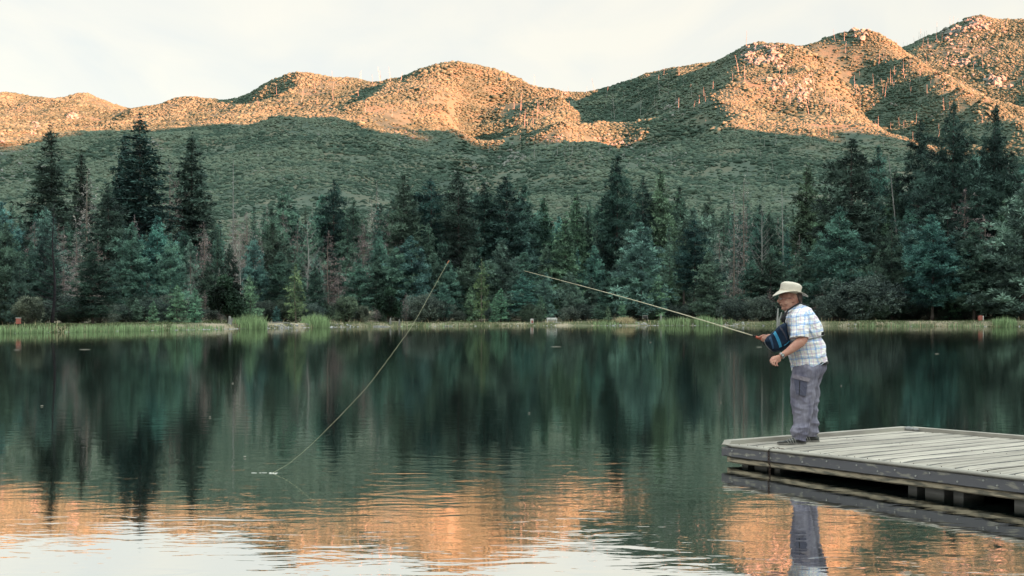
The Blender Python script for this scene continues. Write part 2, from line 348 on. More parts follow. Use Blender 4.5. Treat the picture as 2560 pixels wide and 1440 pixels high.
# ---------------------------------------------------------------- lake
def build_water():
    m = bpy.data.materials.new('lake_water'); m.use_nodes = True
    nt = m.node_tree; N = nt.nodes; L = nt.links; N.clear()
    out = N.new('ShaderNodeOutputMaterial')
    gl = N.new('ShaderNodeBsdfGlossy'); gl.inputs['Color'].default_value = (.97, .98, .96, 1)
    df = N.new('ShaderNodeBsdfDiffuse'); df.inputs['Color'].default_value = (.006, .010, .009, 1)
    mx = N.new('ShaderNodeMixShader')
    fr = N.new('ShaderNodeFresnel'); fr.inputs['IOR'].default_value = 1.33
    fm = N.new('ShaderNodeMapRange'); fm.inputs['From Min'].default_value = .02; fm.inputs['From Max'].default_value = .2; fm.inputs['To Min'].default_value = .25; fm.inputs['To Max'].default_value = .87
    L.new(fr.outputs[0], fm.inputs[0])
    L.new(fm.outputs[0], mx.inputs[0]); L.new(df.outputs[0], mx.inputs[1]); L.new(gl.outputs[0], mx.inputs[2]); L.new(mx.outputs[0], out.inputs[0])
    tc = N.new('ShaderNodeTexCoord')
    def nz(scale, vec, det, rot=0, dist=0):
        mp = N.new('ShaderNodeMapping'); mp.inputs['Scale'].default_value = vec; mp.inputs['Rotation'].default_value = (0, 0, rot); L.new(tc.outputs['Object'], mp.inputs[0])
        n = N.new('ShaderNodeTexNoise'); n.inputs['Scale'].default_value = scale; n.inputs['Detail'].default_value = det; n.inputs['Distortion'].default_value = dist
        n.inputs['Roughness'].default_value = .45
        L.new(mp.outputs[0], n.inputs[0]); return n.outputs[0]
    def mth(op, a, b=None, c=None):
        x = N.new('ShaderNodeMath'); x.operation = op
        for i, v in enumerate((a, b, c)):
            if v is None: continue
            if isinstance(v, (int, float)): x.inputs[i].default_value = v
            else: L.new(v, x.inputs[i])
        return x.outputs[0]
    big = nz(1.0, (1.8, 3.5, 1), 2.5, .14, .9)            # long low swell, about 40 cm crest to crest
    mid = nz(1.0, (4.0, 11.0, 1), 2, -.10, .6)          # short ripples
    fine = nz(1.0, (9.0, 26.0, 1), 1, .05, .2)
    patch = nz(1.0, (.05, .16, 1), 3, .2, .6)          # breeze patches
    pr = N.new('ShaderNodeMapRange'); L.new(patch, pr.inputs[0]); pr.inputs['From Min'].default_value = .38; pr.inputs['From Max'].default_value = .66
    pr.inputs['To Min'].default_value = .45; pr.inputs['To Max'].default_value = 1.8
    # calmer towards the sheltered far shore
    sp = N.new('ShaderNodeSeparateXYZ'); L.new(tc.outputs['Object'], sp.inputs[0])
    cr = N.new('ShaderNodeMapRange'); cr.interpolation_type = 'SMOOTHSTEP'; L.new(sp.outputs[1], cr.inputs[0])
    cr.inputs['From Min'].default_value = 5; cr.inputs['From Max'].default_value = 45; cr.inputs['To Min'].default_value = 1; cr.inputs['To Max'].default_value = .4
    rr = N.new('ShaderNodeMapRange'); rr.interpolation_type = 'SMOOTHSTEP'; L.new(sp.outputs[1], rr.inputs[0])
    rr.inputs['From Min'].default_value = 7; rr.inputs['From Max'].default_value = 26; rr.inputs['To Min'].default_value = .018; rr.inputs['To Max'].default_value = .047
    L.new(rr.outputs[0], gl.inputs['Roughness'])
    h = mth('ADD', mth('MULTIPLY', big, WAVE[0]), mth('ADD', mth('MULTIPLY', mid, WAVE[1]), mth('MULTIPLY', fine, WAVE[2])))
    h = mth('MULTIPLY', h, mth('MULTIPLY', cr.outputs[0], pr.outputs[0]))
    bp = N.new('ShaderNodeBump'); bp.inputs['Strength'].default_value = 1; bp.inputs['Distance'].default_value = 1.0; L.new(h, bp.inputs['Height'])
    L.new(bp.outputs[0], gl.inputs['Normal']); L.new(bp.outputs[0], fr.inputs['Normal'])
    o = sheet('lake_water', -420, 420, -160, 260, 0.0, m)
    return o
WAVE = (.0020, .00055, .00007)
build_water()
# ---------------------------------------------------------------- chaparral and loose stones over the hills (uncountable: one object each)
def blob_mesh(name, m, seed, sub=2, amp=.35, sq=.66, freq=1.6, flat_bottom=True):
    bm = bmesh.new(); bmesh.ops.create_icosphere(bm, subdivisions=sub, radius=1)
    off = Vector((seed * 3.1, seed * 1.7, seed * 5.3))
    for v in bm.verts:
        k = 1 + amp * mnoise.noise(v.co * freq + off) * 1.6 + amp * .7 * mnoise.noise(v.co * freq * 2.7 + off)
        v.co = Vector((v.co.x * k, v.co.y * k, v.co.z * k * sq))
        if flat_bottom and v.co.z < -.25: v.co.z = -.25
    me = bpy.data.meshes.new(name); bm.to_mesh(me); bm.free()
    me.materials.append(m); me.polygons.foreach_set('use_smooth', [not 'rock' in name and not 'stone' in name] * len(me.polygons)); return me
def scatter(name, pts, scale, rot, idx, meshes, parent=None, zs=None, **kw):
    """one object that repeats small source meshes at given points"""
    col = bpy.data.collections.new(name + '_sources')
    for i, me in enumerate(meshes): col.objects.link(bpy.data.objects.new('%s_%02d' % (name, i), me))
    me = bpy.data.meshes.new(name); me.vertices.add(len(pts)); me.vertices.foreach_set('co', np.asarray(pts, np.float32).ravel())
    for k, a, t in (('sc', scale, 'FLOAT'), ('rt', rot, 'FLOAT'), ('ix', idx, 'INT')):
        at = me.attributes.new(k, t, 'POINT'); at.data.foreach_set('value', np.asarray(a, np.float32 if t == 'FLOAT' else np.int32))
    ng = bpy.data.node_groups.new(name, 'GeometryNodeTree')
    ng.interface.new_socket('Geometry', in_out='INPUT', socket_type='NodeSocketGeometry'); ng.interface.new_socket('Geometry', in_out='OUTPUT', socket_type='NodeSocketGeometry')
    N = ng.nodes; L = ng.links
    gi = N.new('NodeGroupInput'); go = N.new('NodeGroupOutput'); m2p = N.new('GeometryNodeMeshToPoints'); L.new(gi.outputs[0], m2p.inputs[0])
    ip = N.new('GeometryNodeInstanceOnPoints'); L.new(m2p.outputs[0], ip.inputs['Points'])
    ci = N.new('GeometryNodeCollectionInfo'); ci.inputs['Collection'].default_value = col; ci.inputs['Separate Children'].default_value = True
    ci.inputs['Reset Children'].default_value = True
    L.new(ci.outputs[0], ip.inputs['Instance']); ip.inputs['Pick Instance'].default_value = True
    def na(nm, t):
        a = N.new('GeometryNodeInputNamedAttribute'); a.data_type = t; a.inputs['Name'].default_value = nm
        return a.outputs[0]
    L.new(na('ix', 'INT'), ip.inputs['Instance Index'])
    cx = N.new('ShaderNodeCombineXYZ'); L.new(na('rt', 'FLOAT'), cx.inputs[2])
    er = N.new('FunctionNodeEulerToRotation'); L.new(cx.outputs[0], er.inputs[0]); L.new(er.outputs[0], ip.inputs['Rotation'])
    L.new(na('sc', 'FLOAT'), ip.inputs['Scale']); L.new(ip.outputs[0], go.inputs[0])
    o = obj(name, me, parent, **kw); md = o.modifiers.new('scatter', 'NODES'); md.node_group = ng
    return o
M_shrub = mat('chaparral', (.060, .093, .069), .9, tint=0, rand=.28, spec=.1)
M_shrub2 = mat('chaparral_pale', (.086, .116, .084), .9, rand=.22, spec=.1)
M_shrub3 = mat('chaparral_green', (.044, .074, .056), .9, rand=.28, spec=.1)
M_rock = mat('granite', (.19, .20, .18), .85, (.12, .13, .12), scale=.8, detail=8, bump=.6, bscale=2, bdist=.2)
def build_chaparral():
    step = 1.85
    gx, gy = np.meshgrid(np.arange(-950, 1120, step), np.arange(300, 1560, step))
    x = (gx + RNG.uniform(-.48, .48, gx.shape) * step).ravel(); y = (gy + RNG.uniform(-.48, .48, gx.shape) * step).ravel()
    px = 1280 + x / y * F
    k = (px > -420) & (px < 3050); x, y, px = x[k], y[k], px[k]
    dens = fbm(x / 45, y / 45, 4)
    k = RNG.random(len(x)) < np.where(fbm(x / 28 + 40, y / 28, 4) < -.30, .25, np.clip(1.0 + dens * .7, .6, 1)); x, y, px = x[k], y[k], px[k]
    z = ground(x, y)
    # drop those hidden behind the skyline for good: keep a point if nothing in front (same bearing) stands clearly higher
    py = HZ - (z - HC) / y * F
    b = np.clip(((px + 420) / 9).astype(int), 0, 399); d = (y / 12).astype(int)
    top = np.full((401, 140), 1e9); np.minimum.at(top, (b, d), py)
    cum = np.minimum.accumulate(top, axis=1)
    k = py < cum[b, np.maximum(d - 1, 0)] + 9; x, y, z, px = x[k], y[k], z[k], px[k]
    sc = RNG.uniform(.6, 1.35, len(x)) * (1 + .35 * fbm(x / 30 + 9, y / 30, 2)) * np.interp(y, [300, 500, 900, 1400], [.72, .8, 1.0, 1.2])
    sc = np.clip(sc * np.exp(RNG.normal(0, .30, len(x))), .5, 3.4)
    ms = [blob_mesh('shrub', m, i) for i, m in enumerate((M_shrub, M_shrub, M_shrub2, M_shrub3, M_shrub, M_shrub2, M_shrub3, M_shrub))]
    ix = RNG.integers(0, len(ms), len(x)); g = fbm(x / 70 + 5, y / 70, 3)
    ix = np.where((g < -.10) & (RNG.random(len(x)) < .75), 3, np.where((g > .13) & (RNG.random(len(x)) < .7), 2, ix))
    cv = (ground(x - 22, y) + ground(x + 22, y) + ground(x, y + 22) + ground(x, y - 22)) / 4 - z     # relief shading put into shrub colour: hollows darker green and bigger, spurs paler
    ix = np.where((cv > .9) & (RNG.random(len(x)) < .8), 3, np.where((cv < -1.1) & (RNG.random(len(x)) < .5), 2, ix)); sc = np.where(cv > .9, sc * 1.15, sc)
    scatter('chaparral', np.stack([x, y, z - .1], -1), sc, RNG.uniform(0, 6.28, len(x)), ix, ms, kind='stuff',
            label='dense low chaparral covering the hills behind the forest', cat='shrubs')
    # boulders
    n = 0; P = []; S = []
    for (cx, cy, sx, sy, cnt, s0) in ROCKS:
        for _ in range(cnt):
            p = ray_ground(cx + random.gauss(0, sx), cy + random.gauss(0, sy), 330)
            if p is None or p.y > 1700: continue
            P.append(p - Vector((0, 0, .2))); S.append(s0 * random.uniform(.25, .85) * p.y / 800)
    ms = [blob_mesh('stone', M_rock, 20 + i, 2, .5, .75, 1.2, False) for i in range(5)]
    scatter('hillside_rocks', P, S, RNG.uniform(0, 6.28, len(P)), RNG.integers(0, 5, len(P)), ms, kind='stuff', label='pale granite rocks and slabs scattered over the hillsides', cat='rocks')
ROCKS = [(1900, 97, 18, 5, 40, 3.2), (1930, 115, 30, 12, 40, 3), (1880, 135, 14, 12, 26, 3.0), (1890, 155, 12, 9, 18, 3), (1930, 150, 12, 10, 24, 3), (1950, 165, 10, 12, 20, 2.6), (2140, 78, 16, 8, 34, 3.4), (1940, 215, 12, 9, 26, 3.0), (2000, 235, 14, 14, 30, 2.8), (2015, 205, 10, 10, 20, 2.6),
         (2370, 80, 20, 12, 44, 3.2), (2440, 60, 25, 14, 50, 3.0), (2490, 205, 14, 8, 24, 4.5), (2400, 160, 9, 6, 14, 3.5), (2440, 120, 60, 50, 90, 2.0), (1290, 390, 12, 8, 20, 2.6), (1260, 415, 10, 10, 16, 2.4), (1415, 225, 6, 6, 16, 3.0), (1560, 370, 40, 22, 120, 1.7),
         (1620, 400, 60, 16, 90, 1.7), (1010, 345, 25, 14, 28, 1.7), (1370, 350, 50, 9, 34, 1.7), (175, 290, 9, 4, 16, 2.6), (30, 420, 40, 30, 40, 2.2), (80, 400, 30, 40, 30, 2.0), (380, 360, 20, 8, 22, 1.8), (1690, 275, 20, 10, 16, 2.6), (90, 320, 6, 8, 10, 3.0), (1180, 440, 22, 22, 40, 1.7), (500, 450, 300, 60, 60, 1.6), (1500, 450, 200, 50, 60, 1.6), (2200, 240, 150, 70, 40, 1.8), (100, 700, 16, 30, 14, 2)]
build_chaparral()
# ---------------------------------------------------------------- trees: prototypes
def leafmat(name, col, rand=.25, tint=.75, col2=None, boost=1.40):
    """foliage: each tuft has its own tone, each tree its own hue between two species colours"""
    m = bpy.data.materials.new(name); m.use_nodes = True; nt = m.node_tree; N = nt.nodes; L = nt.links; b = N['Principled BSDF']
    b.inputs['Roughness'].default_value = .75; b.inputs['Specular IOR Level'].default_value = .2
    at = N.new('ShaderNodeAttribute'); at.attribute_name = 'tint'
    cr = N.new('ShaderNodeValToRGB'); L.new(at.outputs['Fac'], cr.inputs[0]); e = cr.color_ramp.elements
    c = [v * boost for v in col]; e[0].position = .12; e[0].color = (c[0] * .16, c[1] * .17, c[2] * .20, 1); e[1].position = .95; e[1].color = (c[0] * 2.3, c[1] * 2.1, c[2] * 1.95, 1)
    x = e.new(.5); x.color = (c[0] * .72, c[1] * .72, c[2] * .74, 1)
    oi = N.new('ShaderNodeObjectInfo'); hs = N.new('ShaderNodeHueSaturation')
    def mr(src, a, z2):
        r = N.new('ShaderNodeMapRange'); L.new(src, r.inputs[0]); r.inputs['To Min'].default_value = a; r.inputs['To Max'].default_value = z2; return r.outputs[0]
    wn = N.new('ShaderNodeTexWhiteNoise'); wn.noise_dimensions = '1D'; L.new(oi.outputs['Random'], wn.inputs['W'])
    L.new(mr(wn.outputs['Value'], .455, .53), hs.inputs['Hue']); L.new(mr(oi.outputs['Random'], 1 - rand, 1 + rand), hs.inputs['Value'])
    L.new(mr(wn.outputs['Value'], .7, 1.1), hs.inputs['Saturation']); L.new(cr.outputs[0], hs.inputs['Color']); L.new(hs.outputs[0], b.inputs['Base Color'])
    ms = N.new('ShaderNodeMixShader'); ms.inputs[0].default_value = .12; tr = N.new('ShaderNodeBsdfTranslucent'); L.new(hs.outputs[0], tr.inputs[0])
    L.new(b.outputs[0], ms.inputs[1]); L.new(tr.outputs[0], ms.inputs[2]); L.new(ms.outputs[0], N['Material Output'].inputs[0])
    return m
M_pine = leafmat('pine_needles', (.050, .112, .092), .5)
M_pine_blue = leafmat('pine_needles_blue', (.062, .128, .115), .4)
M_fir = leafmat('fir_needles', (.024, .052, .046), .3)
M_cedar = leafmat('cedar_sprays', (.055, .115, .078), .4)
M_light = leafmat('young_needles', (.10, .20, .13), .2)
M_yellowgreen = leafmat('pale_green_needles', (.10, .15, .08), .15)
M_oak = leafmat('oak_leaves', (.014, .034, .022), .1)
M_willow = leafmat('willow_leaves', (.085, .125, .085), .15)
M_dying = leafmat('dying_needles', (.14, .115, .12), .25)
M_greydead = leafmat('grey_twigs', (.25, .25, .245), .2, .4)
M_bark = mat('bark', (.13, .11, .10), .95, (.055, .05, .05), scale=3, detail=5, map_scale=(4, 4, .6), rand=.2)
M_bark_dark = mat('charred_bark', (.014, .013, .018), .95, (.03, .027, .03), scale=3, detail=4)
M_bark_pale = mat('pale_bark', (.23, .20, .165), .9, (.12, .10, .09), scale=2, detail=5, map_scale=(3, 3, .5))
M_snag = mat('bleached_wood', (.30, .31, .29), .9, (.17, .17, .16), scale=1.5, detail=4, map_scale=(3, 3, .4), rand=.25)

class Fol:
    """needle tufts as small blades, kept in arrays"""
    def __init__(s): s.P = []; s.A = []; s.B = []; s.T = []
    def tufts(s, C, R, nb, wid, up=.35, tint=None, flat=1.0, out=None):
        """C (n,3) centres, R (n,) sizes; nb blades in each"""
        n = len(C); C = np.repeat(C, nb, 0); R = np.repeat(R, nb)
        d = RNG.normal(size=(n * nb, 3)); d[:, 2] = d[:, 2] * flat
        if out is not None: d += np.repeat(out, nb, 0) * 1.1
        d /= np.linalg.norm(d, axis=1)[:, None]; d[:, 2] += up; d /= np.linalg.norm(d, axis=1)[:, None]
        side = np.cross(d, RNG.normal(size=d.shape)); side /= np.linalg.norm(side, axis=1)[:, None]
        base = C + d * (R * .12)[:, None]
        t = RNG.random(n) if tint is None else tint
        s.P.append(base); s.A.append(d * (R * RNG.uniform(.7, 1.1, n * nb))[:, None]); s.B.append(side * (R * wid)[:, None]); s.T.append(np.clip(np.repeat(t, nb) + RNG.uniform(-.15, .15, n * nb), 0, 1))
    def mesh(s, name, m):
        P = np.concatenate(s.P); A = np.concatenate(s.A); B = np.concatenate(s.B); T = np.concatenate(s.T); n = len(P)
        V = np.stack([P, P + A * .55 + B, P + A, P + A * .55 - B], 1).reshape(-1, 3)
        return mesh_np(name, V, np.arange(n * 4).reshape(n, 4), [m], attrs={'tint': np.repeat(T, 4)})
def trunk_mesh(name, H, r, m, bend=.15, top=1.0, limbs=None, twigs=0):
    g = Geo(); n = 14; pts = []; a = random.uniform(0, 6.28)
    for i in range(n + 1):
        t = i / n; pts.append((math.cos(a) * bend * math.sin(t * 2.3), math.sin(a) * bend * math.sin(t * 2.9), t * H * top))
    rad = [r * ((1 - i / n) ** .8 * .94 + .06) * (1.25 if i == 0 else 1) for i in range(n + 1)]
    g.tube(pts, rad, 8)
    for (p, q, w) in limbs or []:
        p = Vector(p); q = Vector(q); mid = (p + q) / 2 + Vector((0, 0, -.05 * (q - p).length))
        g.tube([p, mid, q], [w, w * .6, w * .2], 4)
    return g.mesh(name, [m], True)
def conifer(kind, seed):
    """returns crown mesh, trunk mesh for a 1-unit-high tree scaled later; built at real size H"""
    global RNG
    keep = RNG; RNG = np.random.default_rng(seed * 13 + 5); random.seed(seed * 7 + 1)
    f = Fol(); limbs = []
    K = KINDS[kind]; H = K['H']; base = K['base'] * H * random.uniform(.85, 1.15)
    nw = int(H * K['whorls'])
    az0 = random.uniform(0, 6.28); lopk = [random.uniform(.72, 1.2) for _ in range(12)]
    for w in range(nw):
        t = w / (nw - 1); z = base + (H * .985 - base) * t
        prof = K['prof'](t) * K['R'] * random.uniform(.72, 1.12)
        nb = max(3, int(K['nbr'] * (.55 + .45 * min(1, prof / K['R'] * 1.3))))
        for b in range(nb):
            az = az0 + w * 2.4 + b * 6.283 / nb + random.uniform(-.35, .35)
            L_ = prof * random.uniform(.62, 1.12) * lopk[int((az % 6.283) / 6.283 * 11.99)]
            if random.random() < K.get('gap', .08) or L_ < .12: continue
            dirh = np.array([math.cos(az), math.sin(az), 0]); rise = K['rise'] * (1 if t > .3 else .5) + random.uniform(-.08, .08)
            nt = max(2, int(L_ * K['dens'])); s = np.linspace(K.get('inner', .3), 1, nt) + RNG.uniform(-.05, .05, nt)
            droop = K['droop']
            zz = z + L_ * (rise * s - droop * s ** 2 + K.get('tip', 0) * s ** 4)
            C = dirh[None, :] * (s * L_)[:, None]; C[:, 2] = zz
            C[:, :2] += RNG.normal(0, K['spread'] * L_ * .12 + .05, (nt, 2)); C[:, 2] += RNG.normal(0, K['vs'], nt)
            sz = K['tuft'] * RNG.uniform(.7, 1.25, nt) * (.75 + .25 * min(1, prof))
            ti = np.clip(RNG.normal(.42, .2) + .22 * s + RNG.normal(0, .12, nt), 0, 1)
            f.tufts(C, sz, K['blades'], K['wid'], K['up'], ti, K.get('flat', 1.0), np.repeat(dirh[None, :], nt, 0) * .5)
            if b % 2 == 0 or K.get('bare'):
                limbs.append(((0, 0, z), (dirh[0] * L_ * .9, dirh[1] * L_ * .9, z + L_ * (rise * .9 - droop * .8)), .012 + .010 * L_))
    # leader
    f.tufts(np.array([[0, 0, H * (.955 + .015 * i)] for i in range(4)]), np.full(4, K['tuft'] * .7), K['blades'], K['wid'], 1.2)
    for i in range(K.get('dead_low', 0)):
        z = base * random.uniform(.25, 1); a = random.uniform(0, 6.28); l = random.uniform(.5, 2.0)
        limbs.append(((0, 0, z), (math.cos(a) * l, math.sin(a) * l, z - .2 * l), .02))
    cm = f.mesh(kind + '_crown', K['mat']); tm = trunk_mesh(kind + '_trunk', H, K.get('tr', .012) * H, K.get('bark', M_bark), .2, .985, limbs)
    RNG = keep
    return cm, tm, H, K['R']
pl = lambda pts: (lambda t: float(np.interp(t, [p[0] for p in pts], [p[1] for p in pts])))
M_darkpine = leafmat('dark_pine_needles', (.026, .060, .054), .15)
KINDS = {
 'pine': dict(H=20, R=4.7, base=.13, whorls=1.15, nbr=7, prof=pl([(0, .75), (.12, 1), (.45, .86), (.75, .52), (.93, .2), (1, .05)]), dens=3.2, tuft=.66, blades=20, wid=.078, up=.55, rise=.30, droop=.12, tip=.12, spread=1, vs=.12, mat=M_pine, gap=.1, dead_low=8),
 'tall_pine': dict(H=24, R=4.1, base=.30, whorls=1.05, nbr=6, prof=pl([(0, .6), (.2, 1), (.5, .85), (.8, .5), (.95, .2), (1, .06)]), dens=3.2, tuft=.66, blades=20, wid=.078, up=.5, rise=.18, droop=.18, tip=.1, spread=1, vs=.12, mat=M_pine, gap=.16, dead_low=14, tr=.013),
 'big_pine': dict(H=28, R=7.0, base=.07, whorls=.95, nbr=9, prof=pl([(0, .8), (.15, 1), (.45, .9), (.7, .52), (.9, .2), (1, .04)]), dens=3.4, tuft=.66, blades=20, wid=.078, up=.5, rise=.34, droop=.12, tip=.14, spread=1.1, vs=.18, mat=M_pine, gap=.08, tr=.014),
 'blue_pine': dict(H=17, R=4.3, base=.06, whorls=1.3, nbr=7, prof=pl([(0, .85), (.12, 1), (.5, .78), (.8, .42), (1, .05)]), dens=3.2, tuft=.66, blades=20, wid=.078, up=.6, rise=.38, droop=.1, tip=.1, spread=1, vs=.12, mat=M_pine_blue, gap=.08),
 'fir': dict(H=24, R=3.3, base=.12, whorls=1.9, nbr=8, prof=pl([(0, .9), (.15, 1), (.55, .74), (.85, .32), (1, .03)]), dens=3.6, tuft=.55, blades=12, wid=.12, up=.05, rise=-.02, droop=.18, tip=.14, spread=1.1, vs=.05, mat=M_fir, gap=.07, flat=.45, tr=.010),
 'spire': dict(H=22, R=2.7, base=.10, whorls=1.8, nbr=8, prof=pl([(0, .8), (.15, 1), (.5, .72), (.8, .34), (1, .03)]), dens=3.6, tuft=.46, blades=13, wid=.09, up=.25, rise=.05, droop=.15, tip=.12, spread=1.1, vs=.07, mat=M_pine, gap=.12, flat=.6, tr=.011, dead_low=6),
 'cedar': dict(H=18, R=2.7, base=.05, whorls=2.2, nbr=8, prof=pl([(0, .85), (.1, 1), (.5, .78), (.85, .3), (1, .03)]), dens=4, tuft=.5, blades=12, wid=.12, up=.35, rise=.15, droop=.12, spread=1, vs=.09, mat=M_cedar, gap=.05, flat=.8, inner=.35),
 'young_pine': dict(H=9, R=2.3, base=.05, whorls=1.9, nbr=7, prof=pl([(0, .8), (.15, 1), (.5, .75), (.8, .4), (1, .05)]), dens=4, tuft=.45, blades=14, wid=.08, up=.7, rise=.4, droop=.08, spread=1, vs=.09, mat=M_light, gap=.08, tr=.016),
 'yellow_pine': dict(H=9, R=1.7, base=.10, whorls=1.9, nbr=6, prof=pl([(0, .7), (.2, 1), (.6, .75), (.85, .4), (1, .06)]), dens=4, tuft=.42, blades=13, wid=.075, up=.6, rise=.3, droop=.1, spread=1, vs=.1, mat=M_yellowgreen, gap=.12, bark=M_bark_pale, tr=.014),
 'dying_pine': dict(H=14, R=2.7, base=.10, whorls=1.5, nbr=6, prof=pl([(0, .6), (.25, 1), (.6, .8), (.9, .3), (1, .05)]), dens=3.2, tuft=.42, blades=8, wid=.05, up=.3, rise=.25, droop=.15, spread=1.4, vs=.16, mat=M_dying, gap=.15, bare=1, bark=M_bark_pale, tr=.010),
 'grey_tree': dict(H=17, R=2.4, base=.12, whorls=1.6, nbr=6, prof=pl([(0, .7), (.2, 1), (.6, .7), (.9, .25), (1, .04)]), dens=3.2, tuft=.38, blades=7, wid=.04, up=-.2, rise=.05, droop=.3, spread=1.4, vs=.16, mat=M_greydead, gap=.2, bare=1, bark=M_bark_pale, tr=.010),
}
def bare_tree(H, R, up, m, seed, nb=46, fine=5, base=.12, r=.012):
    random.seed(seed); g = Geo(); pts = [(0.12 * math.sin(i * .7 + seed), .1 * math.cos(i * .9), H * i / 12) for i in range(13)]
    g.tube(pts, [r * H * (1 - i / 12.6) for i in range(13)], 7)
    t2 = Geo()
    for k in range(nb):
        t = base + (1 - base) * (k / nb) ** .9; z = H * t * .97; a = random.uniform(0, 6.28); l = R * (1 - t) ** .75 * random.uniform(.6, 1.15) + .25
        d = Vector((math.cos(a), math.sin(a), 0)); q = [Vector((0, 0, z)) + d * l * s + Vector((0, 0, l * (up * s ** 1.6))) for s in (0, .35, .7, 1)]
        w = .016 + .010 * l; t2.tube(q, [w, w * .75, w * .5, w * .25], 4)
        for j in range(fine):
            s = random.uniform(.3, 1); p = Vector((0, 0, z)) + d * l * s + Vector((0, 0, l * up * s ** 1.6)); a2 = a + random.choice((-1, 1)) * random.uniform(.4, 1.1); l2 = l * random.uniform(.2, .45)
            e = p + Vector((math.cos(a2), math.sin(a2), up * .9 + random.uniform(-.2, .3))) * l2
            t2.tube([p, (p + e) / 2 + Vector((0, 0, .03)), e], [.017, .012, .006], 3, cap=False)
    return t2.mesh('bare_branches', [m]), g.mesh('bare_trunk', [m], True), H, R
def broadleaf(H, R, m, seed, low=.12, n=1500, size=.26, wid=.32, up=.2, shape=1.0, bark=M_bark):
    global RNG
    keep = RNG; RNG = np.random.default_rng(seed); random.seed(seed); f = Fol(); limbs = []
    cz = H * (low + (1 - low) / 2); rz = H * (1 - low) / 2
    nl = 26; lobes = []
    for i in range(nl):
        d = RNG.normal(size=3); d /= np.linalg.norm(d); k = RNG.uniform(.35, .85)
        lobes.append((np.array([d[0] * R * k, d[1] * R * k, cz + d[2] * rz * k]), RNG.uniform(.28, .45) * R)); limbs.append(((0, 0, H * low * .9), tuple(lobes[-1][0]), .05))
    for c, r in lobes:
        d = RNG.normal(size=(n // nl, 3)); d /= np.linalg.norm(d, axis=1)[:, None]
        f.tufts(c + d * r * RNG.uniform(.6, 1.05, (len(d), 1)), RNG.uniform(.6, 1.2, len(d)) * size, 6, wid, up, np.clip(RNG.normal(.5, .18) + RNG.normal(0, .12, len(d)), 0, 1))
    cm = f.mesh('leaf_crown', m); tm = trunk_mesh('broad_trunk', H * .6, .022 * H, bark, .1, 1, limbs); RNG = keep
    return cm, tm, H, R
KINDS['dark_pine'] = dict(KINDS['tall_pine'], mat=M_darkpine, gap=.08, R=4.6)
KINDS['dark_big_pine'] = dict(KINDS['big_pine'], mat=M_darkpine)
PROTO = {}
_s = 1
for k_, n_ in (('pine', 4), ('tall_pine', 4), ('big_pine', 3), ('blue_pine', 3), ('fir', 3), ('spire', 4), ('dark_pine', 3), ('dark_big_pine', 2), ('cedar', 3), ('young_pine', 3), ('yellow_pine', 1), ('dying_pine', 3), ('grey_tree', 3)):
    PROTO[k_] = []
    for i_ in range(n_): PROTO[k_].append(conifer(k_, _s)); _s += 1
PROTO['bare_pine'] = [bare_tree(13, 2.6, .75, M_snag, 3), bare_tree(14, 2.4, .55, M_snag, 4, 40)]
PROTO['charred_tree'] = [bare_tree(15, 3.0, .35, M_bark_dark, 5, 60, 7, .10, .014)]
PROTO['oak'] = [broadleaf(5.2, 1.7, M_oak, 31, .12, 2300, .26), broadleaf(4.8, 1.8, M_oak, 32, .12, 2300, .26)]
PROTO['willow'] = [broadleaf(3.4, 1.7, M_willow, 33, .03, 2400, .24, .12, .8), broadleaf(2.4, 1.6, M_light, 34, .02, 1100, .28, .16, .6)]
M_brush = leafmat('grey_brush', (.052, .080, .070), .2)
PROTO['brush'] = [broadleaf(3.0, 2.2, M_brush, 35, .02, 2600, .20, .12, .5), broadleaf(3.4, 2.4, leafmat('green_brush', (.038, .074, .055), .2), 36, .02, 2600, .20, .14, .4)]
def snag_mesh(seed):
    random.seed(seed); g = Geo(); H = 11
    pts = [(0.15 * math.sin(i * .8 + seed), .1 * math.cos(i + seed), H * i / 6 - .4) for i in range(7)]; g.tube(pts, [.26 - .03 * i for i in range(7)], 5)
    for k in range(random.randint(3, 14)):
        z = random.uniform(3, H * .95); a = random.uniform(0, 6.28); l = random.uniform(.4, 1.3)
        g.tube([(0, 0, z), (math.cos(a) * l, math.sin(a) * l, z + random.uniform(-.3, .5))], [.07, .03], 3)
    return g.mesh('snag', [M_snag])
SNAGS = [snag_mesh(i) for i in range(7)]
NTREE = 0
CROWN = {'oak': 'crown', 'willow': 'crown', 'brush': 'crown', 'bare_pine': 'branches', 'charred_tree': 'branches'}
NAME = {'dark_pine': 'pine_tree', 'dark_big_pine': 'pine_tree', 'pine': 'pine_tree', 'tall_pine': 'pine_tree', 'big_pine': 'pine_tree', 'blue_pine': 'pine_tree', 'fir': 'fir_tree', 'spire': 'conifer', 'cedar': 'cedar_tree', 'young_pine': 'young_pine', 'yellow_pine': 'young_pine',
        'dying_pine': 'dying_tree', 'grey_tree': 'dead_tree', 'bare_pine': 'dead_tree', 'charred_tree': 'dead_tree', 'oak': 'oak_tree', 'willow': 'willow_bush', 'brush': 'bush'}
CAT = {'oak': 'tree', 'willow': 'bush', 'brush': 'bush'}
def tree(kind, px, D, top=None, h=None, label=None, group=None, wide=1.0, var=None, rz=None):
    """stands at a bearing and distance; height from the row its top reaches in the photo"""
    p = P3(px, HZ, D); z = float(ground(p.x, p.y)) - .12
    if h is None: h = HC + (HZ - top) / F * D - z
    v = PROTO[kind]; cm, tm, H, R = v[(NTREE_next() if var is None else var) % len(v)]
    s = h / H; w = s * wide
    e = empty(NAME[kind], (p.x, p.y, z), label, CAT.get(kind, 'tree'), group, random.uniform(0, 6.28) if rz is None else rz, (w, w, s))
    obj('trunk', tm, e); obj(CROWN.get(kind, 'crown'), cm, e)
    return e
def NTREE_next():
    global NTREE
    NTREE += 1; return NTREE * 7 + NTREE // 3
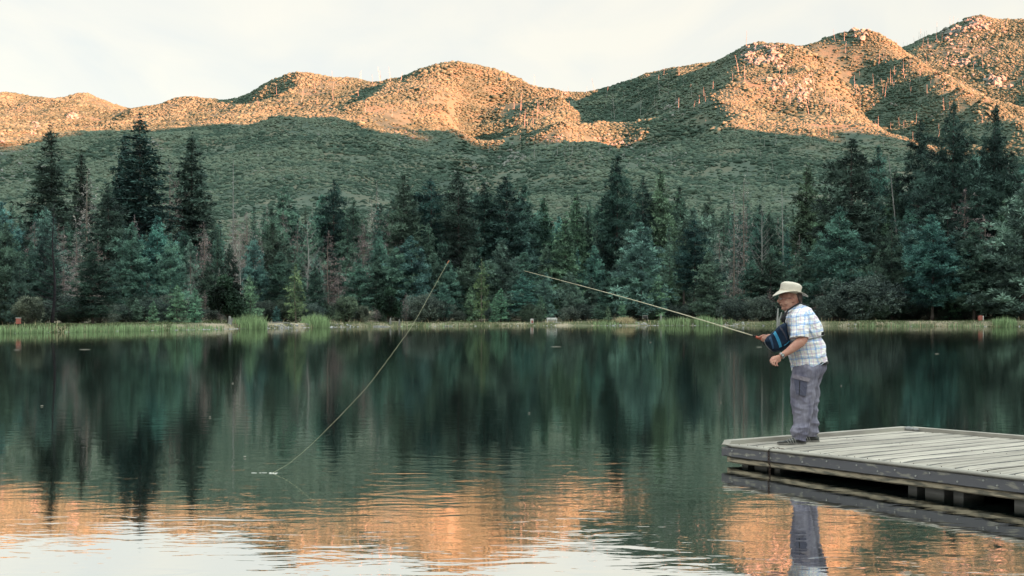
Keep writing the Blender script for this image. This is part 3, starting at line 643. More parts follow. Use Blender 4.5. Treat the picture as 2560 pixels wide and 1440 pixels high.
# ---------------------------------------------------------------- trees: the ones the photograph singles out, then the wood around them
# kind, px, metres behind the shore line, top row, width, label
T1 = [
 ('fir', 125, 75, 318, 1.25, 'tall dark fir rising highest at the left end of the wood'),
 ('fir', 203, 90, 378, .8, 'thin dark fir between the tallest left fir and the paired firs'),
 ('grey_tree', 222, 60, 425, 1.2, 'large ash-grey dead conifer left of the paired tall firs'),
 ('fir', 312, 95, 328, .95, 'slimmer of the paired tall firs, on the left of the other'),
 ('fir', 350, 80, 290, 1.45, 'tallest broad fir of the left wood, with layered boughs over the orange hill'),
 ('dying_pine', 425, 90, 415, 1.0, 'mauve-grey dying conifer between the two groups of tall dark firs'),
 ('fir', 480, 88, 336, 1.2, 'lone tall dark fir right of the paired firs'),
 ('dark_pine', 270, 34, 470, 1.35, 'broad dark green pine in front of the paired firs'),
 ('charred_tree', 134, 8, 500, 1.0, 'black charred tree with bare side branches near the left bank'),
 ('pine', 15, 14, 560, 1.0, 'bushy green pine cut by the left edge of the view'),
 ('blue_pine', 50, 10, 655, .95, 'blue-green pine beside the bushy pine at the left edge'),
 ('pine', 232, 7, 632, 1.75, 'widest low bushy pine right of the charred black tree'),
 ('pine', 330, 22, 560, 1.1, 'dark pine directly behind the widest low bushy pine'),
 ('pine', 395, 26, 545, 1.1, 'dark bushy pine behind the pale low pines on the left bank'),
 ('pine', 425, 18, 590, 1.0, 'round-shouldered pine above the pale low pines on the left bank'),
 ('young_pine', 443, 9, 712, 1.25, 'taller of the pale green low pines growing together on the left bank'),
 ('young_pine', 487, 9, 722, 1.15, 'right one of the pale green low pines growing together on the left bank'),
 ('young_pine', 383, 6, 752, 1.0, 'small pale green pine left of the low pine pair'),
 ('oak', 571, 5, 688, 1.15, 'dark round oak on a short trunk left of the tall cattails'),
 ('dark_pine', 573, 24, 612, .85, 'dark pine standing behind the dark round oak'),
 ('blue_pine', 635, 22, 598, .9, 'light teal pine behind the first cattail clump'),
 ('bare_pine', 600, 19, 590, .8, 'pale bleached dead tree right above the dark round oak'),
 ('young_pine', 624, 7, 690, 1.0, 'green young pine between the dark round oak and the yellow-green sapling'),
 ('yellow_pine', 740, 5, 662, 1.15, 'yellow-green young pine on a pale bare stem by the dirt bank'),
 ('pine', 788, 14, 668, 1.1, 'olive green pine right of the yellow-green sapling'),
 ('bare_pine', 770, 22, 540, 1.0, 'bleached bare tree with upswept branches in the left half of the wood'),
 ('dying_pine', 822, 18, 578, 1.15, 'mauve-brown dying pine right of the bleached upswept tree'),
 ('dying_pine', 905, 28, 560, .9, 'brownish dying pine behind the pale willow bush'),
 ('dark_pine', 835, 55, 455, 1.0, 'dark pine whose top stands above the mauve-brown dying pine'),
 ('pine', 805, 58, 492, .9, 'shorter dark pine touching the pine above the mauve-brown dying pine'),
 ('tall_pine', 710, 60, 468, 1.0, 'green pine above and behind the yellow-green sapling'),
 ('tall_pine', 885, 50, 505, .9, 'narrow pine above the pale willow bush'),
 ('tall_pine', 1008, 40, 440, 1.05, 'tall pine above the round dark bush tree'),
 ('dark_pine', 1075, 42, 452, 1.3, 'round-topped pine just left of the tallest middle pine'),
 ('dark_pine', 1145, 36, 434, 1.15, 'tallest dark pine in the middle of the wood behind the line tip'),
 ('tall_pine', 1210, 40, 458, .9, 'narrow green pine just right of the tallest middle pine'),
 ('dark_pine', 1265, 36, 446, 1.35, 'broad-topped pine above the small pale fir'),
 ('pine', 1312, 44, 468, .9, 'pine right of the broad-topped pine above the small pale fir'),
 ('grey_tree', 942, 60, 455, .7, 'thin grey dead pole tree left of the pine above the round bush tree'),
 ('oak', 971, 6, 718, 1.0, 'round dark bushy tree on a short trunk in the middle of the bank'),
 ('willow', 868, 4, 742, 1.1, 'pale olive willow bush right of the second cattail clump'),
 ('young_pine', 1236, 8, 745, .95, 'small pale fir on the bank right of the pale slender trunk'),
 ('yellow_pine', 1204, 7, 650, .8, 'slender tree with a long pale trunk left of the small pale fir'),
 ('tall_pine', 1545, 38, 392, .95, 'tallest slender pine above the dry grass clump, right of the rod tip'),
 ('cedar', 1360, 45, 495, 1.1, 'light green cedar above the white bench, left of its column'),
 ('cedar', 1440, 42, 478, .9, 'pointed green cedar above and right of the white bench'),
 ('fir', 1468, 45, 520, .55, 'small very dark pointed tree between light cedars in the middle right'),
 ('cedar', 1412, 30, 540, 1.2, 'yellowish green cedar behind the white bench'),
 ('dark_pine', 1608, 50, 445, .8, 'left one of the twin dark pines right of the tallest slender pine'),
 ('cedar', 1652, 48, 428, 1.0, 'right one of the twin dark pines right of the tallest slender pine'),
 ('tall_pine', 1700, 60, 470, .9, 'green pine right of the twin dark pines'),
 ('dark_pine', 1735, 18, 552, 1.2, 'dark-headed pine above the broad low pine near the rod'),
 ('pine', 1772, 8, 632, 1.35, 'broad low dark green pine at the bank near the rod'),
 ('blue_pine', 1600, 14, 560, 1.3, 'wide teal pine behind the rod, middle right of the wood'),
 ('pine', 1962, 10, 676, .8, 'dark green pine top just above the white hat'),
 ('grey_tree', 1862, 36, 440, 1.0, 'tall grey dead tree left above the man'),
 ('bare_pine', 1905, 34, 500, .7, 'bare pale dead tree above the man, left of the pale rock'),
 ('grey_tree', 1835, 30, 470, .8, 'shorter grey dead tree left of the tall grey one above the man'),
 ('cedar', 2020, 44, 412, 1.1, 'dark narrow pointed cedar right of the pale rock'),
 ('cedar', 2062, 40, 468, .8, 'small pointed cedar left of the tall broad pine on the right'),
 ('dark_pine', 2130, 30, 352, 1.35, 'tall broad pine standing alone between the pale rocks on the right'),
 ('pine', 2100, 12, 520, 1.25, 'dark bushy pine below the tall broad pine on the right'),
 ('tall_pine', 2197, 55, 370, .75, 'thin pine behind the tall broad pine on the right'),
 ('cedar', 2240, 42, 428, .9, 'dark pointed cedar beside the leaning pole on the right'),
 ('dark_pine', 2300, 40, 305, .95, 'slender dark pine at the left edge of the huge right pines'),
 ('dark_big_pine', 2385, 22, 262, .95, 'huge bushy pine, left one of the two towering on the right'),
 ('dark_big_pine', 2488, 24, 275, .9, 'huge bushy pine, right one of the two towering on the right'),
 ('fir', 2492, 34, 250, .35, 'thin black spire poking out above the huge right pine'),
 ('big_pine', 2230, 10, 560, .9, 'broad teal pine at the waterside left of the huge right pines'),
 ('pine', 2330, 8, 540, 1.3, 'bushy dark pine at the foot of the huge left pine'),
 ('pine', 2435, 9, 560, 1.4, 'bushy dark pine behind the red and white barrel'),
 ('blue_pine', 2556, 7, 480, 1.5, 'lighter green pine cut by the right edge of the view'),
 ('pine', 2010, 14, 600, 1.0, 'dark pine between the white hat and the pale rock'),
 ('brush', 1840, 6, 748, 1.1, 'grey-green bush left of the man at the far bank'),
 ('brush', 2080, 6, 738, 1.2, 'wide dark bush right of the man at the far bank'),
 ('brush', 2180, 6, 742, 1.2, 'rounded green bush right of the wide dark bush on the right bank'),
 ('brush', 1900, 8, 742, 1.1, 'grey brush between the rod hand and the far bank'),
 ('willow', 905, 5, 765, .8, 'small green bush left of the round dark bushy tree'),
 ('young_pine', 1555, 7, 752, 1.0, 'small round pine behind the dry grass clump'),
 ('young_pine', 1520, 7, 765, .9, 'tiny pine left of the dry grass clump'),
 ('willow', 72, 5, 742, 1.1, 'light green bush between the left edge pines and the charred tree'),
]
def near_word(px):
    marks = [(45, 'the red box on the left bank'), (134, 'the charred black tree'), (232, 'the widest low bushy pine'), (350, 'the tallest left fir'), (480, 'the lone tall dark fir'), (571, 'the dark round oak'), (700, 'the first cattail clump'),
             (770, 'the bleached tree'), (868, 'the pale willow bush'), (971, 'the round dark bushy tree'), (1060, 'the line above the water'), (1145, 'the tallest middle pine'), (1236, 'the small pale fir'), (1310, 'the rod tip'),
             (1380, 'the white bench'), (1470, 'the reeds by the bench'), (1560, 'the dry grass clump'), (1652, 'the twin dark pines'), (1772, 'the broad low pine by the rod'), (1862, 'the grey dead tree'), (1962, 'the white hat'),
             (2050, 'the narrow pointed cedar'), (2130, 'the tall broad pine'), (2240, 'the leaning pole'), (2340, 'the huge pines'), (2450, 'the red barrel'), (2540, 'the right edge pine')]
    m = min(marks, key=lambda k: abs(k[0] - px)); d = px - m[0]
    return m[1], ('left of' if d < -26 else 'just left of' if d < -8 else 'right of' if d > 26 else 'just right of' if d > 8 else 'behind')
LOOK = {'pine': ('bushy pine', 'pine'), 'tall_pine': ('slender pine', 'pine'), 'blue_pine': ('teal pine', 'pine'), 'cedar': ('pointed cedar', 'cedar'), 'dying_pine': ('brownish dying pine', 'x'), 'grey_tree': ('grey leafless tree', 'x'),
        'spire': ('spire-shaped conifer', 'x'), 'fir': ('narrow dark fir', 'fir'), 'young_pine': ('young light pine', 'x'), 'brush': ('low rounded bush', 'x'), 'bare_pine': ('bleached bare tree', 'x')}
ENV = [(-60, 490), (0, 500), (100, 500), (200, 520), (300, 520), (400, 545), (520, 540), (600, 520), (700, 505), (760, 525), (860, 520), (950, 500), (1000, 480), (1100, 478), (1200, 480), (1300, 490), (1400, 530), (1480, 520), (1560, 480), (1650, 470), (1720, 505), (1800, 505), (1900, 520), (2000, 510), (2100, 500), (2200, 500), (2300, 430), (2380, 360), (2480, 360), (2560, 400), (2640, 400), (2800, 470)]
USED = {}
def uniq(base, px, row, top=0):
    """a label no other tree has; duplicates are told apart by their height"""
    nm, side = near_word(px)
    l0 = l = '%s %s, %s %s' % (base, row, side, nm)
    if l in USED: l = ('taller ' if top < USED[l0] else 'shorter ') + l0
    k = 0
    while l in USED:
        k += 1; l = ('second ', 'third ', 'fourth ', 'fifth ', 'sixth ')[min(k - 1, 4)] + l0
        if k > 5: break
    USED[l] = top; USED.setdefault(l0, top)
    return l
def build_trees():
    for (k, px, db, top, w, lab) in T1:
        tree(k, px, shore(px) + db, top, None, lab, None, w)
    random.seed(99)
    rows = [  # metres behind the bank, spacing px, how far below the canopy line, kinds, wording
        (112, 42, (-14, 16), ('cedar', 'spire', 'tall_pine', 'spire', 'grey_tree', 'spire'), 'on the rising ground'),
        (70, 40, (-6, 34), ('spire', 'tall_pine', 'spire', 'cedar', 'grey_tree', 'tall_pine', 'spire'), 'in the rearmost row'),
        (50, 38, (10, 60), ('tall_pine', 'spire', 'blue_pine', 'spire', 'dying_pine', 'pine'), 'deep in the wood'),
        (33, 40, (50, 120), ('pine', 'blue_pine', 'spire', 'cedar', 'tall_pine', 'spire', 'grey_tree'), 'in mid wood'),
        (19, 44, (110, 190), ('pine', 'blue_pine', 'pine', 'pine', 'dying_pine', 'cedar'), 'near the front'),
        (11, 62, (190, 275), ('pine', 'blue_pine', 'brush', 'young_pine', 'pine', 'dying_pine'), 'at the front')]
    for (db, sp, (o0, o1), kinds, word) in rows:
        px = -130 + random.uniform(0, sp)
        while px < 2780:
            env = float(np.interp(px, [e[0] for e in ENV], [e[1] for e in ENV]))
            top = env + random.uniform(o0, o1)
            if px < 560 and db > 60: top += 15
            k = random.choice(kinds)
            if k in ('cedar',) and px < 900: k = 'pine'
            if k == 'dying_pine' and px > 1100 and px < 1800: k = 'blue_pine'
            if k == 'grey_tree' and 950 < px < 1750: k = 'tall_pine'
            if (380 < px < 680 or 1780 < px < 1950 or 170 < px < 260) and db > 15 and random.random() < .38: k = random.choice(('grey_tree', 'grey_tree', 'dying_pine'))
            if k in ('young_pine', 'brush'): top = max(top, 690)
            top = min(top, 765)
            if not any(abs(px - t[1]) < 16 and abs(db - t[2]) < 8 for t in T1):
                tree(k, px, shore(px) + db + random.uniform(-4, 4), top, None, uniq(LOOK[k][0], px, word, top), 'trees of the far shore wood', random.uniform(.7, 1.15) * (1.4 if db < 25 and k != 'cedar' else 1.0))
            px += sp * random.uniform(.7, 1.35)
    # undergrowth along the foot of the wood
    px = -110
    while px < 2760:
        if not (1340 < px < 1420): tree('brush', px, shore(px) + 13 + random.uniform(-1.5, 4), None, random.uniform(1.6, 3.2), uniq('low rounded bush', px, 'by the bank', -px), 'bushes at the foot of the wood', 1.2)
        px += random.uniform(26, 60)
build_trees()
SNAG_AREAS = [  # (cx, cy, sx, sy, count, wording)
 (2000, 250, 130, 60, 40, 'thin bleached snag on the sunlit face of the peak above the man'),
 (2240, 330, 60, 30, 16, 'thin bleached snag low on the sunlit spur right of the man'),
 (2200, 200, 80, 45, 30, 'thin bleached snag on the shaded flank between the right peaks'),
 (2440, 150, 80, 60, 26, 'thin bleached snag on the rightmost mountain'),
 (1480, 260, 80, 40, 20, 'thin bleached snag in the shaded valley between the middle and right peaks'),
 (1650, 240, 70, 40, 16, 'thin bleached snag on the shaded left flank of the peak above the man'),
 (1740, 250, 40, 25, 8, 'thin bleached snag on the sunlit left shoulder of the peak above the man'),
 (1430, 390, 90, 22, 24, 'thin bleached snag on the low shaded knoll in the middle'),
 (1330, 310, 40, 20, 10, 'thin bleached snag by the dark gully of the middle peak'),
 (1000, 240, 120, 30, 16, 'thin bleached snag on the sunlit left side of the middle peak'),
 (1920, 400, 120, 40, 26, 'thin grey snag on the shaded slope right above the man'),
 (950, 205, 30, 3, 7, 'thin snag sticking up on the skyline left of the middle peak'),
 (2290, 108, 60, 4, 10, 'thin snag sticking up on the skyline between the right peaks'),
 (700, 250, 140, 30, 8, 'thin bleached snag on the sunlit hill left of the middle peak')]
def build_snags():
    random.seed(5); k = 0
    for (cx, cy, sx, sy, n, lab) in SNAG_AREAS:
        for _ in range(n):
            px = random.gauss(cx, sx); py = random.gauss(cy, sy)
            if px > 2600: continue
            p = None
            while p is None and py < 560:
                p = ray_ground(px, py, 330); py += 4
            if p is None or p.y > 1650: continue
            me = SNAGS[k % 7]; k += 1; s = random.uniform(.55, 1.25) * min(1.25, p.y / 900)
            o = obj('snag', me, None, label=lab, cat='dead tree', group=lab.replace('thin', 'snags:').replace('snag ', '') if False else 'burnt ' + lab.split(' ', 1)[1].replace('snag ', 'snags ', 1))
            o.location = p - Vector((0, 0, .3)); o.scale = (s * .62, s * .62, s * random.uniform(.6, 1.15)); o.rotation_euler = (random.gauss(0, .06), random.gauss(0, .09), random.uniform(0, 6.28))
build_snags()
# ---------------------------------------------------------------- the far bank: grass, reeds, cattails, bench, boxes, stumps, rocks
M_grass = mat('bank_grass', (.15, .19, .10), .8, tint=.55, spec=.1, trans=.25)
M_reed = mat('reed_green', (.30, .42, .22), .8, tint=.5, spec=.1, trans=.3)
M_straw = mat('straw', (.50, .43, .27), .85, tint=.35, spec=.1, trans=.25)
def blades(pts, hts, m, lean=.25, w=.02, tint=None, name='blades', seg=2):
    """thin bent blades; pts (n,3)"""
    pts = np.asarray(pts, float); n = len(pts); h = np.asarray(hts, float)
    a = RNG.uniform(0, 6.28, n); l = np.abs(RNG.normal(0, lean, n)) * h; dx = np.cos(a) * l; dy = np.sin(a) * l
    b = RNG.uniform(0, 3.14, n); sx = np.cos(b) * w; sy = np.sin(b) * w * .5
    def lv(t, k):
        c = pts + np.stack([dx * t ** 2, dy * t ** 2, h * t * (1 - .12 * t)], -1); s = np.stack([sx, sy, sx * 0], -1) * k
        return c - s, c + s
    A = lv(0, 1); B = lv(.55, .85); T = lv(1, 0)[0]
    V = np.stack([A[0], A[1], B[1], B[0], T], 1).reshape(-1, 3); i = np.arange(n) * 5
    Q = np.stack([i, i + 1, i + 2, i + 3], 1); R = np.stack([i + 3, i + 2, i + 4], 1)
    t = RNG.random(n) if tint is None else tint
    return mesh_np(name, V, [Q, R], [m], attrs={'tint': np.repeat(t, 5)})
def bank_points(px0, px1, n, d0, d1, zmin=-.25):
    px = RNG.uniform(px0, px1, n); d = shore(px) + RNG.uniform(d0, d1, n); x = (px - 1280) / F * d; z = ground(x, d)
    k = z > zmin; return np.stack([x, d, np.maximum(z, -.2)], -1)[k], px[k]
def build_bank():
    P = []; H = []
    for (a, b, n, d0, d1, h0, h1) in ((-60, 430, 8000, -.4, 3.0, .12, .42), (430, 900, 1700, -.3, .5, .10, .28), (430, 900, 900, 2, 8, .08, .22), (860, 1540, 10000, -.2, 1.8, .08, .22), (1500, 1840, 6000, -.4, 4, .25, .8), (1820, 2620, 13000, -.5, 2.5, .12, .34), (-60, 2620, 6000, 5, 14, .15, .4)):
        p, px = bank_points(a, b, n, d0, d1); cl = np.clip(.55 + .9 * fbm(p[:, 0] / 2.2, p[:, 1] / 8, 3), .1, 1.3)
        P.append(p); H.append(RNG.uniform(h0, h1, len(p)) * cl)
    P = np.concatenate(P); H = np.concatenate(H)
    obj('bank_grass', blades(P, H, M_grass, .5, .05, name='bank_grass'), kind='stuff', label='short green grass covering the top of the far bank', cat='grass')
    P = []; H = []
    for (a, b, n, h0, h1) in ((-60, 440, 1900, .35, 1.05), (440, 560, 260, .4, .8), (1000, 1150, 90, .5, 1.0), (1640, 1830, 700, .7, 2.0), (2140, 2460, 320, .4, 1.0), (1480, 1600, 320, .4, 1.1)):
        p, px = bank_points(a, b, n, -1.0, .6, -.6); k = fbm(p[:, 0] / 1.5, p[:, 1] * 0 + a, 3) > -.35
        P.append(p[k]); H.append(RNG.uniform(h0, h1, k.sum()))
    P = np.concatenate(P); H = np.concatenate(H); P[:, 2] = -.1
    obj('reeds', blades(P, H, M_reed, .12, .03, name='reeds'), kind='stuff', label='upright green reeds standing in the water along the far bank', cat='reeds')
    p, px = bank_points(-60, 2620, 900, -.9, 1.5, -.5); p[:, 2] = np.maximum(p[:, 2], -.1)
    obj('dry_stalks', blades(p, RNG.uniform(.3, .9, len(p)), M_straw, .35, .028, name='dry_stalks'), kind='stuff', label='scattered pale dry stalks along the far bank', cat='grass')
    def clump(px, n, r, h, m, name, label, cat, lean=.22, dd=0.0, w=.035):
        d = float(shore(px)) + dd; x = (px - 1280) / F * d; e = (x, d, 0)
        a = RNG.uniform(0, 6.28, n); q = RNG.uniform(0, 1, n) ** .6 * r
        P = np.stack([np.cos(a) * q, np.sin(a) * q * .7, np.full(n, -.1)], -1)
        gz = max(0, float(ground(x, d)))
        P[:, 2] += gz * .7
        o = obj(name, blades(P, h * RNG.uniform(.5, 1.08, n) * (1 - .25 * q / r), m, lean, w, name=name), label=label, cat=cat); o.location = e; return o
    clump(622, 800, 2.2, 2.4, M_reed, 'cattail_clump', 'tall bright green cattail clump right of the dark round oak', 'cattails')
    clump(788, 650, 1.9, 2.3, M_reed, 'cattail_clump', 'tall bright green cattail clump left of the pale willow bush', 'cattails')
    clump(2512, 500, 1.7, 2.0, M_reed, 'cattail_clump', 'green cattail clump right of the red and white barrel', 'cattails')
    clump(1760, 200, 1.3, 2.2, M_reed, 'cattail_clump', 'tall thin cattails on the bank beneath the rod', 'cattails')
    clump(1562, 520, 1.6, 1.5, M_straw, 'dry_grass_clump', 'pale straw-coloured dry grass clump under the rod', 'grass', .5, .6)
    clump(2498, 130, .8, .7, M_straw, 'dry_grass_clump', 'small pale dry clump at the water in front of the right cattails', 'grass', .5, -.3)
    # stones at the waterline
    P = []; S_ = []
    for _ in range(420):
        px = random.choice((random.uniform(430, 900), random.uniform(-40, 2600), random.uniform(1500, 1860))); d = float(shore(px)) + random.uniform(-.9, .5); x = (px - 1280) / F * d
        P.append((x, d, max(float(ground(x, d)), -.05))); S_.append(random.uniform(.05, .22))
    scatter('bank_stones', P, S_, RNG.uniform(0, 6.28, len(P)), RNG.integers(0, 3, len(P)), [blob_mesh('stone', M_palerock, 50 + i, 2, .4, .6, 1.2, False) for i in range(3)], kind='stuff', label='small pale stones along the edge of the far bank', cat='stones')
    # bench
    M_white = mat('weathered_white', (.75, .76, .73), .6, (.45, .46, .44), scale=3)
    def on_bank(px, dd): 
        d = float(shore(px)) + dd; x = (px - 1280) / F * d; return (x, d, float(ground(x, d)))
    L_ = on_bank(1380, 1.6); e = empty('park_bench', (L_[0], L_[1], L_[2] - .02), 'white slatted bench facing the lake on the far bank', 'bench')
    g = Geo(); [g.box((0, -.18 + .13 * i, .47), (1.62, .11, .04)) for i in range(3)]; obj('seat', g.mesh('bench_seat', [M_white]), e)
    g = Geo(); [g.box((0, .26 + .03 * i, .64 + .14 * i), (1.62, .035, .11)) for i in range(2)]; obj('backrest', g.mesh('bench_back', [M_white]), e)
    for sx in (-.7, .7):
        g = Geo(); g.box((sx, -.16, .225), (.09, .09, .45)); g.box((sx, .2, .42), (.09, .09, .84)); g.box((sx, .02, .425), (.088, .28, .05)); obj('leg', g.mesh('bench_leg', [M_white]), e)
    M_red = mat('faded_red', (.40, .12, .09), .6, (.30, .12, .10), scale=4); M_pw = mat('box_white', (.60, .60, .57), .6); M_dark = mat('dark_metal', (.03, .03, .03), .5)
    L_ = on_bank(1330, 1.4); e = empty('bin', L_, 'small red and white bin left of the white bench', 'bin')
    g = Geo(); g.box((0, 0, .30), (.46, .40, .60), taper=1.06); obj('body', g.mesh('bin_body', [M_pw]), e)
    g = Geo(); g.box((.03, -.215, .27), (.28, .015, .42)); obj('front_panel', g.mesh('bin_panel', [M_red]), e)
    g = Geo(); g.box((0, 0, .645), (.52, .46, .05)); g.box((0, 0, .69), (.40, .34, .04)); obj('lid', g.mesh('bin_lid', [M_pw]), e)
    L_ = on_bank(46, 2.2); e = empty('box', (L_[0], L_[1], L_[2]), 'small faded red box on a post on the left bank', 'box')
    g = Geo(); g.box((0, 0, .55), (.36, .3, .5)); obj('body', g.mesh('box_body', [M_red]), e)
    g = Geo(); g.box((0, 0, .83), (.42, .36, .05)); obj('lid', g.mesh('box_lid', [M_pw]), e)
    g = Geo(); g.box((0, 0, .12), (.1, .1, .36)); obj('post', g.mesh('box_post', [M_dark]), e)
    L_ = on_bank(2451, 2.4); e = empty('barrel', (L_[0], L_[1], L_[2] - .05), 'red barrel with a white right side on the right bank', 'barrel')
    g = Geo(); g.tube([(0, 0, .0), (0, 0, .28), (0, 0, .56), (0, 0, .84)], [.30, .325, .325, .30], 16); obj('body', g.mesh('barrel_body', [M_red], False), e)
    for z in (.28, .56):
        g = Geo(); g.tube([(0, 0, z - .02), (0, 0, z + .02)], [.34, .34], 16); obj('rim', g.mesh('barrel_rim', [M_red]), e)
    g = Geo(); g.box((.36, .02, .40), (.14, .3, .8)); obj('white_panel', g.mesh('barrel_panel', [M_pw]), e)
    L_ = on_bank(1613, 3.2); e = empty('frame_sign', (L_[0], L_[1], L_[2]), 'small dark framed board on a post among the reeds right of the dry grass', 'sign')
    g = Geo(); g.box((0, 0, 1.05), (.8, .06, .07)); g.box((-.37, 0, .8), (.06, .06, .5)); g.box((.37, 0, .5), (.07, .06, 1.1)); obj('frame', g.mesh('sign_frame', [M_snag]), e)
    g = Geo(); g.box((0, 0, .82), (.68, .03, .38)); obj('board', g.mesh('sign_board', [M_dark]), e)
    # stumps, posts, driftwood
    def stump(px, dd, pts, r, label, m=M_snag, name='stump', cat='stump'):
        L_ = on_bank(px, dd); g = Geo()
        for q, rr in zip(pts, r): g.tube(q, rr, 7)
        o = obj(name, g.mesh(name, [m]), label=label, cat=cat); o.location = (L_[0], L_[1], max(L_[2] - .1, -.3)); return o
    stump(575, 1.5, [[(0, 0, 0), (.02, 0, .5), (-.05, 0, 1.0)], [(.1, 0, .2), (.35, 0, .75)]], [[.24, .18, .12], [.1, .05]], 'pale broken stump under the dark round oak')
    stump(976, 1.2, [[(0, 0, 0), (.0, 0, .6), (.06, 0, .95)]], [[.16, .12, .08]], 'thin pale stump under the round dark bushy tree')
    stump(998, .6, [[(0, 0, 0), (.03, 0, .5), (.0, 0, 1.0)], [(0, 0, .4), (.2, 0, .7)]], [[.14, .11, .07], [.05, .03]], 'pale upright stump right of the round dark bushy tree')
    stump(1652, 1.0, [[(0, 0, 0), (.06, 0, .7), (.03, 0, 1.35)], [(0, 0, .25), (-.9, 0, .2)]], [[.16, .14, .10], [.08, .05]], 'pale knobbly stump with a low limb among the reeds')
    stump(1944, -5.0, [[(0, 0, 0), (-.02, 0, 1.5), (.06, 0, 2.9)], [(.22, 0, 0), (.28, .1, 1.2), (.62, .1, 2.3)]], [[.20, .15, .10], [.15, .12, .09]], 'two-pronged pale dead stump in the water just left of the man')
    def log(px, dd, L1, r, label):
        L_ = on_bank(px, dd); g = Geo(); g.tube([(-L1 / 2, 0, 0), (-.1, .1, .04), (L1 / 2, .2, -.02)], [r, r * 1.1, r * .6], 7)
        o = obj('log', g.mesh('log', [M_snag]), label=label, cat='log'); o.location = (L_[0], L_[1], max(L_[2], .0) + .02)
    log(953, -.9, 2.2, .12, 'pale log floating by the bank left of the round bushy tree')
    log(1120, -.3, 1.3, .09, 'short pale log at the water below the tallest middle pine')
    log(1395, .4, 1.5, .06, 'thin grey log in front of the white bench')
    log(700, 1.6, 2.4, .10, 'pale driftwood log on the dirt bank between the cattail clumps')
    # leaning pole and pale trunks
    for (px, db, top, lean, lab, r) in ((2262, 30, 388, -.10, 'leaning bare pole among the trees on the right', .16), (1961, 40, 470, -.02, 'thin straight bare pole above the white hat', .13), (583, 70, 400, .0, 'thin bare pole right of the lone tall dark fir', .13), (2148, 60, 410, .02, 'bare pole right of the tall broad pine', .12)):
        L_ = on_bank(px, db); h = HC + (HZ - top) / F * L_[1] - L_[2]
        g = Geo(); g.tube([(0, 0, -.2), (lean * h * .4, 0, h * .4), (lean * h, 0, h)], [r * 1.5, r, r * .35], 6)
        for i in range(6):
            z = h * random.uniform(.4, .9); s_ = random.choice((-1, 1)); g.tube([(lean * z, 0, z), (lean * z + s_ * random.uniform(.3, .9), random.uniform(-.3, .3), z + random.uniform(-.2, .3))], [.035, .012], 3)
        o = obj('dead_pole', g.mesh('dead_pole', [M_snag]), label=lab, cat='dead tree'); o.location = L_
    # pale rocks seen between trees
    for (px, py, db, w, h, lab) in ((1990, 588, 34, 2.6, 6.0, 'big pale rock between the trees above the white hat'), (2218, 535, 60, 2.6, 3, 'pale rock between the trees right of the tall broad pine'), (84, 690, 30, 1.6, 2.5, 'pale rock face behind the charred tree'), (1984, 655, 27, 1.6, 2.0, 'smaller pale rock below the big one above the white hat'), (90, 640, 36, .7, .9, 'small pale rock left of the charred tree trunk')):
        p_ = ray_ground(px, py + 24, 200) or P3(px, py + 24, 300); d = p_.y; x = p_.x; zt = HC + (HZ - py) / F * d; zg = zt - h
        me = blob_mesh('rock', M_palerock, px % 17, 3, .4, 1.0, 1.1, False)
        o = obj('boulder', me, label=lab, cat='rock'); o.location = (x, d, zg + h * .3); o.scale = (w, w * .8, h * .62)
    # leaves and specks on the water
    M_leaf = mat('floating_leaf', (.30, .29, .24), .7)
    for i, (px, py, s_, lab) in enumerate(((42, 875, .5, 'pale floating twig near the left edge of the lake'), (212, 874, .9, 'pale floating stick below the widest low pine'), (1390, 867, .9, 'pale floating stick below the white bench'), (545, 837, .5, 'tiny floating twig left of the cattail reflection'), (1898, 868, .5, 'pale floating twig left of the blue bag'),
                                  (105, 1016, .10, 'tiny white feather floating left'), (1626, 856, .25, 'tiny white feather floating below the rod'), (2342, 885, .3, 'tiny white feather floating right of the man'), (612, 1144, .06, 'tiny white fleck left above the line splash'), (1323, 1034, .06, 'tiny white fleck in mid lake'), (1802, 1007, .06, 'tiny white fleck above the dock corner'), (582, 959, .10, 'tiny pale leaf floating left of the line'), (525, 1044, .06, 'tiny fleck left of the line on the ripples'), (2103, 965, .06, 'tiny white fleck right of the trousers'))):
        d = HC * F / (py - HZ); g = Geo(); g.ellipsoid((0, 0, 0), (s_ * .3, .015 + s_ * .03, .005 + .001 * d / 10), 8, 4)
        o = obj('floating_leaf', g.mesh('floating_leaf', [M_leaf]), label=lab, cat='leaf'); o.location = ((px - 1280) / F * d, d, .012)
M_palerock = mat('pale_rock', (.50, .50, .48), .9, (.30, .31, .32), scale=1.2, detail=6, bump=.7, bscale=2, bdist=.3)
build_bank()
# ---------------------------------------------------------------- floating dock
ZD = 0.222
M_plank = mat('weathered_planks', (.40, .37, .315), .85, (.24, .22, .19), scale=2.6, detail=12, map_scale=(8, .6, 6), lo=.38, hi=.62, bump=.5, bscale=1.0, bdist=.004, rand=.0, tint=.22)
M_rim = mat('rim_timber', (.36, .345, .30), .85, (.24, .225, .20), scale=2.2, detail=9, map_scale=(1, 1, 3), bump=.5, bscale=4, bdist=.004)
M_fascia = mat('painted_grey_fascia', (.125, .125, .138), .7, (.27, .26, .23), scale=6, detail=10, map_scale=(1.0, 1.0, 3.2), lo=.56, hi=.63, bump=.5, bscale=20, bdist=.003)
M_beam = mat('pale_lower_timber', (.44, .38, .28), .85, (.17, .16, .13), scale=6.5, detail=10, map_scale=(.9, .9, 5), lo=.46, hi=.60, bump=.7, bscale=22, bdist=.005)
M_seam = mat('dark_plank_edge', (.085, .088, .085), .95, (.16, .155, .145), scale=14)  # gap shade painted onto the chamfers so the seams show as dark lines
M_float = mat('float_block', (.30, .30, .29), .7, (.20, .20, .20), scale=3)
M_under = mat('underside_shade', (.02, .018, .016), .9)  # near-black colour stands in for the shade under the deck
